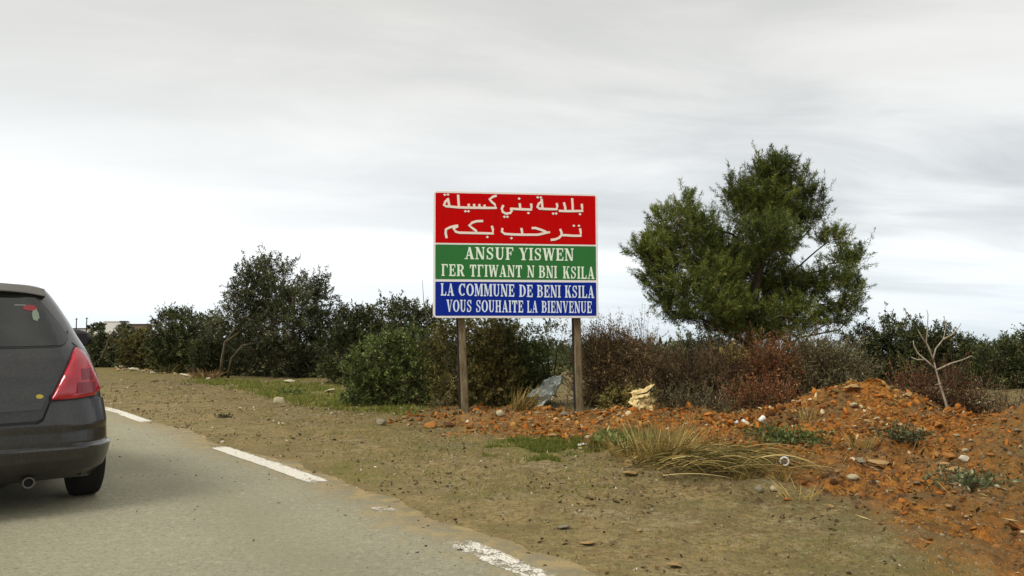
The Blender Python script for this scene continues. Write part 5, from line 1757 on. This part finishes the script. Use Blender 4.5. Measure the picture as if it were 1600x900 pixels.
def ring(z):
    """half outline at height z from the rear centre to the front centre"""
    yr, w_, yf, rr = prof(z)
    rf = min(rr * 1.5, w_ * .8)
    pts = []
    for i in range(9):
        x = (w_ - rr) * i / 9
        pts.append((x, yr + BOW * (x / w_) ** 2))
    cyr = yr + BOW * ((w_ - rr) / w_) ** 2
    for i in range(15):
        a = math.pi / 2 * i / 14
        pts.append((w_ - rr + rr * math.sin(a) ** .95, cyr + rr * 1.15 * (1 - math.cos(a) ** .95)))
    y0 = pts[-1][1]
    y1 = yf - rf
    for i in range(1, 61):
        tt = i / 60
        yy = y0 + (y1 - y0) * tt
        pts.append((w_ * (1 - .05 * max(0, (yy - 2.2) / 1.6) ** 2), yy))
    pts = [(x * (1 - .055 * max(0, (.85 - y) / .85) ** 1.5), y) for x, y in pts]
    wl = pts[-1][0]
    for i in range(1, 13):
        a = math.pi / 2 * i / 12
        pts.append((wl - rf + rf * math.cos(a), y1 + rf * math.sin(a)))
    for i in range(1, 9):
        pts.append(((wl - rf) * (1 - i / 8), yf))
    return pts


_cache = {}


def B_at(s, z, off=0.0):
    """point of the body skin at signed arc distance s from the rear centre line, height z"""
    key = round(z, 4)
    if key not in _cache:
        p = np.array(ring(z)); d = np.concatenate([[0], np.cumsum(np.hypot(*np.diff(p, axis=0).T))])
        _cache[key] = (p, d)
    p, d = _cache[key]
    a = abs(s)
    x, y = np.interp(a, d, p[:, 0]), np.interp(a, d, p[:, 1])
    if off:
        e = .02
        x2, y2 = np.interp(a + e, d, p[:, 0]), np.interp(a + e, d, p[:, 1])
        x1, y1 = np.interp(max(a - e, 0), d, p[:, 0]), np.interp(max(a - e, 0), d, p[:, 1])
        tx, ty = x2 - x1, y2 - y1
        l = math.hypot(tx, ty) or 1
        x, y = x + ty / l * off, y - tx / l * off
    return Vector((math.copysign(x, s) if s else 0.0, y, z))


car = empty('parked_car', (0, 0, 0))
car.name = 'hatchback_car'
tag(car, 'dusty dark grey hatchback driving ahead on the road, cut by the left edge', 'car')


def skin_patch(name, svals, zlo, zhi, off, rows, mat, rim=.012, knee=None):
    """a shell lying on the body between two height curves; its edges are folded back in"""
    def zmap(s, t_):
        if knee is None: return zlo(s) * (1 - t_) + zhi(s) * t_
        k_ = min(knee, zhi(s) - .002)
        return zlo(s) + (k_ - zlo(s)) * t_ / .8 if t_ < .8 else k_ + (zhi(s) - k_) * (t_ - .8) / .2
    V, n = [], len(svals)
    for j in range(rows + 1):
        t_ = j / rows
        for s in svals:
            z = zmap(s, t_)
            o_ = off(s, t_) if callable(off) else off
            V.append(B_at(s, z, o_))
    F = [(j * n + i, j * n + i + 1, (j + 1) * n + i + 1, (j + 1) * n + i) for j in range(rows) for i in range(n - 1)]
    loop = [i for i in range(n)] + [j * n + n - 1 for j in range(1, rows + 1)] + [rows * n + i for i in range(n - 2, -1, -1)] + [j * n for j in range(rows - 1, 0, -1)]
    base = len(V)
    for q in loop:
        j, i = divmod(q, n)
        t_ = j / rows
        z = zmap(svals[i], t_)
        V.append(B_at(svals[i], z, -rim))
    m = len(loop)
    F += [(loop[k2], base + k2, base + (k2 + 1) % m, loop[(k2 + 1) % m]) for k2 in range(m)]
    return MB().add(V, F).build(name, mat, car, smooth=False)


def lerp_tab(tab):
    xs_ = [a for a, b in tab]; ys_ = [b for a, b in tab]
    return lambda s: float(np.interp(abs(s), xs_, ys_))


def build_car():
    zs = np.unique(np.concatenate([np.linspace(.20, 1.47, 58), np.array([1.48, 1.49, 1.50, 1.507, 1.514, 1.52, 1.525, 1.53])]))
    rings = [ring(z) for z in zs]
    nr = len(rings[0])
    V = []
    full = []
    for z, r in zip(zs, rings):
        row = [(x, y, z) for x, y in r] + [(-x, y, z) for x, y in r[-2:0:-1]]
        full.append(row)
    n = len(full[0])
    V = np.array(full).reshape(-1, 3)
    # wheel arches: pull skin vertices near the arch onto its circle, drop what is inside
    arches = [(.66, .30, .345), (3.02, .30, .345)]
    for cy, cz, r in arches:
        side_ = np.abs(V[:, 0]) > .70
        d = np.hypot(V[:, 1] - cy, V[:, 2] - cz)
        k_ = side_ & (d > r - .035) & (d < r + .02)
        f = r / np.maximum(d, 1e-6)
        V[k_, 1] = cy + (V[k_, 1] - cy) * f[k_]
        V[k_, 2] = cz + (V[k_, 2] - cz) * f[k_]
    F = []
    for j in range(len(zs) - 1):
        for i in range(n):
            a, b_, c_, d_ = j * n + i, j * n + (i + 1) % n, (j + 1) * n + (i + 1) % n, (j + 1) * n + i
            m_ = V[[a, b_, c_, d_]].mean(0)
            if abs(m_[0]) > .68 and any(math.hypot(m_[1] - cy, m_[2] - cz) < r - .004 for cy, cz, r in arches): continue
            F.append((a, b_, c_, d_))
    top = len(zs) - 1
    F.append(tuple(top * n + i for i in range(n)))
    MB().add([tuple(v) for v in V], F).build('body', M_PAINT, car, smooth=True)
    # underside, inner arches
    MB().box((0, 1.85, .26), (1.30, 3.3, .10)).build('underbody', M_UNDER, car)
    ia = MB()
    for cy, cz, r in arches:
        for sx in (-1, 1):
            pts = []
            for k2 in range(19):
                a = math.pi * (k2 / 18) * 1.16 - .25
                pts.append((cy + (r - .002) * math.cos(a), cz + (r - .002) * math.sin(a)))
            vs = [(sx * .80, y, z) for y, z in pts] + [(sx * .56, y, z) for y, z in pts]
            ia.add(vs, [(i, i + 1, 20 + i - 1 + 0, 19 + i) for i in range(18)])
            ia.add([(sx * .56, y, z) for y, z in pts], [tuple(range(19))])
    ia.build('wheel_arch_liner', M_UNDER, car)
    # rear window: s is measured along the skin from the centre line
    wl = lambda s: 1.075 + .012 * (abs(s) / .55) ** 2 + (0.10 * max(0, (abs(s) - .51) / .10) ** 2)
    wt = lambda s: 1.425 - .02 * (abs(s) / .5) ** 2 - .9 * max(0, (abs(s) - .365)) ** 1.1 * 1.5
    sv = list(np.linspace(-.605, .605, 45))
    skin_patch('window_seal', sv, lambda s: wl(s) - .012, lambda s: max(wt(s) + .012, wl(s) + .01), .003, 14, M_TRIM)
    sv = list(np.linspace(-.592, .592, 45))
    rw = skin_patch('rear_window', sv, wl, lambda s: max(wt(s), wl(s) + .004), .006, 14, M_GLASS)
    # stickers seen in the window
    def blob(name, s0, z0, rs, rz, mat, parent=None, off=.009, sd_=1, flat=False):
        n_ = 14
        r_3 = random.Random(sd_)
        pts = [(s0 + rs * math.cos(2 * math.pi * i / n_) * r_3.uniform(.75, 1.1), z0 + rz * math.sin(2 * math.pi * i / n_) * r_3.uniform(.75, 1.1)) for i in range(n_)]
        c_ = B_at(s0, z0, off)
        vs = [c_] + [B_at(a, b2, off) for a, b2 in pts]
        return MB().add(vs, [(0, i + 1, (i + 1) % n_ + 1) for i in range(n_)]).build(name, mat, car)
    blob('sticker', .335, 1.335, .045, .024, simple_mat('sticker_red', srgb(130, 40, 40), .6), sd_=2)
    blob('sticker', .365, 1.285, .022, .045, simple_mat('sticker_pale', srgb(118, 130, 112), .6), sd_=3, off=.0095)
    MB().add([B_at(a, z, .0092) for a, z in ((0, 1.352), (.31, 1.350), (.31, 1.357), (0, 1.359))], [(0, 1, 2, 3)]).build('window_streak', simple_mat('streak', srgb(120, 122, 118), .6), car)
    # roof spoiler
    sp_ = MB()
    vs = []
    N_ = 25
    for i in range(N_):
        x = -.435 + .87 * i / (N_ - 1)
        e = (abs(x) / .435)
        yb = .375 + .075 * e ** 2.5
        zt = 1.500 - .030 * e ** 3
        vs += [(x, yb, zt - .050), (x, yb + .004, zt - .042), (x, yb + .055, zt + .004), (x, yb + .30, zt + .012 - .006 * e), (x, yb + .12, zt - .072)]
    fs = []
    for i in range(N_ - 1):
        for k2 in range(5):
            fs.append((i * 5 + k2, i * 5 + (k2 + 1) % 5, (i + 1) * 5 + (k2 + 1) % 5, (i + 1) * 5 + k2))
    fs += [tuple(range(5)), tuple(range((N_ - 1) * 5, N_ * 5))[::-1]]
    sp_.add(vs, fs).build('roof_spoiler', simple_mat('sky_lightened_roof_paint', srgb(98, 96, 88), .4, 0, .12, 8), car)  # lighter than the body: sky reflection on the edge put into the colour
    # hatch seams: dark gaps
    def seam(pts, wd=.009, off=.0015, mat=M_TRIM):
        m = MB()
        fine = []
        for a, b2 in zip(pts[:-1], pts[1:]):
            for k2 in range(8): fine.append((a[0] + (b2[0] - a[0]) * k2 / 8, a[1] + (b2[1] - a[1]) * k2 / 8))
        fine.append(pts[-1])
        L_, R_ = [], []
        for i, (s, z) in enumerate(fine):
            a = fine[max(i - 1, 0)]; b2 = fine[min(i + 1, len(fine) - 1)]
            dx, dz = b2[0] - a[0], b2[1] - a[1]; l = math.hypot(dx, dz)
            L_.append(B_at(s - dz / l * wd / 2, z + dx / l * wd / 2, off)); R_.append(B_at(s + dz / l * wd / 2, z - dx / l * wd / 2, off))
        nn = len(fine)
        m.add(L_ + R_, [(i, i + 1, nn + i + 1, nn + i) for i in range(nn - 1)])
        return m
    hz_ = lerp_tab([(0, .665), (.38, .672), (.415, .76), (.455, .85), (.51, .95), (.56, 1.02), (.575, 1.035)])
    hh_ = lerp_tab([(0, 1.048), (.575, 1.050)])
    skin_patch('hatch_door', list(np.linspace(-.57, .57, 61)), hz_, hh_, lambda s, t_: .003 + .020 * max(0, 1 - (hz_(s) * (1 - t_) + hh_(s) * t_ - .665) / .16), 16, M_PAINT, rim=.002)
    for sg in (1, -1):
        m = seam([(0, .585), (sg * .36, .590), (sg * .40, .610), (sg * .435, .715)], .016, .004)
        m.build('hatch_seam', M_TRIM, car)
        m = seam([(sg * .62, 1.10), (sg * .65, 1.085), (sg * .69, 1.055)], .010, .003)
        m.build('panel_seam', M_TRIM, car)
        # tail lamp: a tall wedge wrapping the corner
        sl = list(np.linspace(.44, .82, 22))
        if sg < 0: sl = [-a for a in sl[::-1]]
        lo = lerp_tab([(.44, .728), (.62, .733), (.77, .745), (.82, .775)])
        hi = lerp_tab([(.44, .745), (.48, .83), (.535, .93), (.605, 1.045), (.64, 1.070), (.70, 1.045), (.76, .985), (.79, .90), (.82, .79)])
        tl = skin_patch('tail_light', sl, lo, hi, lambda s, t_: .018 + .018 * math.sin(math.pi * t_) ** .5, 14, M_TAIL)
        sl2 = [sg * a for a in np.linspace(.428, .832, 22)]
        if sg < 0: sl2 = sl2[::-1]
        skin_patch('tail_light_gasket', sl2, lambda s: lo(s) - .012, lambda s: hi(s) + .012, .006, 8, M_TRIM)
        sl3 = [sg * a for a in np.linspace(.585, .745, 10)]
        if sg < 0: sl3 = sl3[::-1]
        cell = skin_patch('indicator_lens', sl3, lambda s: .765, lambda s: .835, lambda s, t_: .037, 3, M_TAILC, rim=-.03)
        cell = skin_patch('reversing_lens', sl3[2:-1] if sg > 0 else sl3[1:-2], lambda s: .852, lambda s: .925, lambda s, t_: .037, 3, M_TAILC, rim=-.03)
    # bumper
    hi = lerp_tab([(0, .572), (.36, .577), (.395, .60), (.43, .706), (.60, .712), (.82, .724), (1.16, .70), (1.22, .62)])
    lo = lerp_tab([(0, .215), (.5, .205), (.75, .185), (1.0, .20), (1.13, .215), (1.22, .42)])

    def boff(s, t_):
        k_ = min(.568, hi(s) - .002)
        z = lo(s) + (k_ - lo(s)) * t_ / .8 if t_ < .8 else k_ + (hi(s) - k_) * (t_ - .8) / .2
        o_ = np.interp(z, [.18, .24, .30, .395, .415, .43, .52, .565, .585, .72], [-.01, .02, .036, .058, .060, .030, .026, .030, .028, .014])
        return float(o_) * np.interp(abs(s), [0, .85, 1.15, 1.22], [1, 1, .45, .12]) + .002
    sv = list(np.concatenate([np.linspace(-1.22, -.55, 26), np.linspace(-.53, .53, 55), np.linspace(.55, 1.22, 26)]))
    skin_patch('rear_bumper', sv, lo, hi, boff, 40, M_PAINT, rim=.02, knee=.568)
    # number plate, exhaust, badge
    skin_patch('number_plate', [-.30 + i * .03 for i in range(10)] + [0], lambda s: .36, lambda s: .535, .066, 2, M_PLATE)
    m = MB().lathe([(.027, -.015), (.034, -.02), (.037, -.015), (.037, .20), (.028, .20), (.028, -.01)], (0, 0, 0), 'y', 20)
    e = m.build('exhaust_pipe', M_EXH, car, True); e.location = (.33, .10, .205)
    MB().lathe([(.0, .0), (.0285, .0)], (0, 0, 0), 'y', 16).build('exhaust_hole', M_UNDER, e)
    m = MB().lathe([(0, -.25), (.11, -.25), (.13, -.2), (.13, .2), (.11, .25), (0, .25)], (0, .45, .255), 'x', 20).build('silencer', simple_mat('dull_steel', srgb(84, 78, 68), .6, .5), car, True)
    blob('badge', .37, .755, .026, .015, simple_mat('badge_yellow', srgb(196, 180, 60), .5), sd_=8, off=.0135)
    # door mirrors, handles
    for sg in (1, -1):
        m = MB()
        vs = []
        for i in range(7):
            a = i / 6
            for k2 in range(12):
                th = 2 * math.pi * k2 / 12
                r1 = math.sin(math.pi * (.12 + .80 * a)) ** .5
                vs.append((sg * (.74 + .30 * a), 2.20 - .02 * a + .075 * r1 * math.cos(th), 1.125 + .092 * r1 * math.sin(th)))
        fs = [(i * 12 + k2, i * 12 + (k2 + 1) % 12, (i + 1) * 12 + (k2 + 1) % 12, (i + 1) * 12 + k2) for i in range(6) for k2 in range(12)]
        fs += [tuple(range(12)), tuple(range(72, 84))[::-1]]
        mir = m.add(vs, fs).build('door_mirror', M_TRIM, car, smooth=True)
        g_ = MB().box((sg * .925, 2.120, 1.128), (.15, .006, .10)); g_.build('mirror_glass', M_TRIM, mir, bevel=.004)
        for y in (1.25, 2.05):
            MB().tube([(sg * .848, y - .08, .83), (sg * .872, y - .05, .835), (sg * .872, y + .05, .835), (sg * .848, y + .08, .83)], .011, 8).build('door_handle', M_PAINT, car, True)
        # side windows
        for y0, y1 in ((.72, 1.42), (1.48, 2.42)):
            zs_ = np.linspace(1.03, 1.40, 9)
            vs = []
            for z in zs_:
                w_ = prof(z)[1]
                ya = max(y0, prof(z)[0] + .34); yb = min(y1, prof(z)[2] - .42)
                for k2 in range(9):
                    yy = ya + (yb - ya) * k2 / 8
                    vs.append((sg * (w_ * (1 - .05 * max(0, (yy - 2.2) / 1.6) ** 2) + .004), yy, z))
            MB().add(vs, [(j * 9 + k2, j * 9 + k2 + 1, (j + 1) * 9 + k2 + 1, (j + 1) * 9 + k2) for j in range(8) for k2 in range(8)]).build('side_window', M_GLASS, car)
    # windscreen and headlights
    vs = []
    for z in np.linspace(1.06, 1.44, 8):
        yr, w_, yf, rr = prof(z)
        for k2 in range(11):
            u_ = -1 + 2 * k2 / 10
            vs.append((u_ * (w_ - rr * 1.5) * .98, yf + .006, z))
    MB().add(vs, [(j * 11 + k2, j * 11 + k2 + 1, (j + 1) * 11 + k2 + 1, (j + 1) * 11 + k2) for j in range(7) for k2 in range(10)]).build('windscreen', M_GLASS, car)
    # wheels
    wm = None
    for y in (.66, 3.02):
        for sg in (1, -1):
            wh = MB()
            wh.lathe([(.19, -.092), (.262, -.096), (.288, -.086), (.297, -.066), (.297, .066), (.288, .086), (.262, .096), (.19, .092)], (0, 0, 0), 'x', 48)
            o = wh.build('wheel', M_RUBBER, car, True)
            o.location = (sg * .745, y, .297)
            gm_ = MB()
            for xg in (-.045, -.015, .015, .045):
                gm_.lathe([(.2975, xg - .004), (.2985, xg - .004), (.2985, xg + .004), (.2975, xg + .004)], (0, 0, 0), 'x', 48)
            gm_.build('tread_groove', M_UNDER, o)
            rm = MB()
            rm.lathe([(.19, -.09), (.185, .085), (.17, .08), (.165, .03)], (0, 0, 0), 'x', 32)
            rm.lathe([(0, .05), (.045, .05), (.05, .03), (0, .02)], (0, 0, 0), 'x', 16)
            for k2 in range(7):
                a = 2 * math.pi * k2 / 7
                rm.tube([(.045, .03 * math.cos(a), .03 * math.sin(a)), (.06, .175 * math.cos(a), .175 * math.sin(a))], [.020, .014], 6)
            ro = rm.build('rim', M_RIM, o, True)
            if sg < 0: ro.rotation_euler = (0, 0, math.pi)
    # stand the car on the road: rear right tyre at the spot seen in the photograph
    tyre_local = Vector((.745 + .093, .66, 0))
    car.rotation_euler = (0, 0, CAR_YAW)
    spot = G(151, 771)
    rot = Matrix.Rotation(CAR_YAW, 3, 'Z')
    car.location = Vector((spot.x, spot.y, .006)) - rot @ (tyre_local)
    car.location.z = .006


build_car()
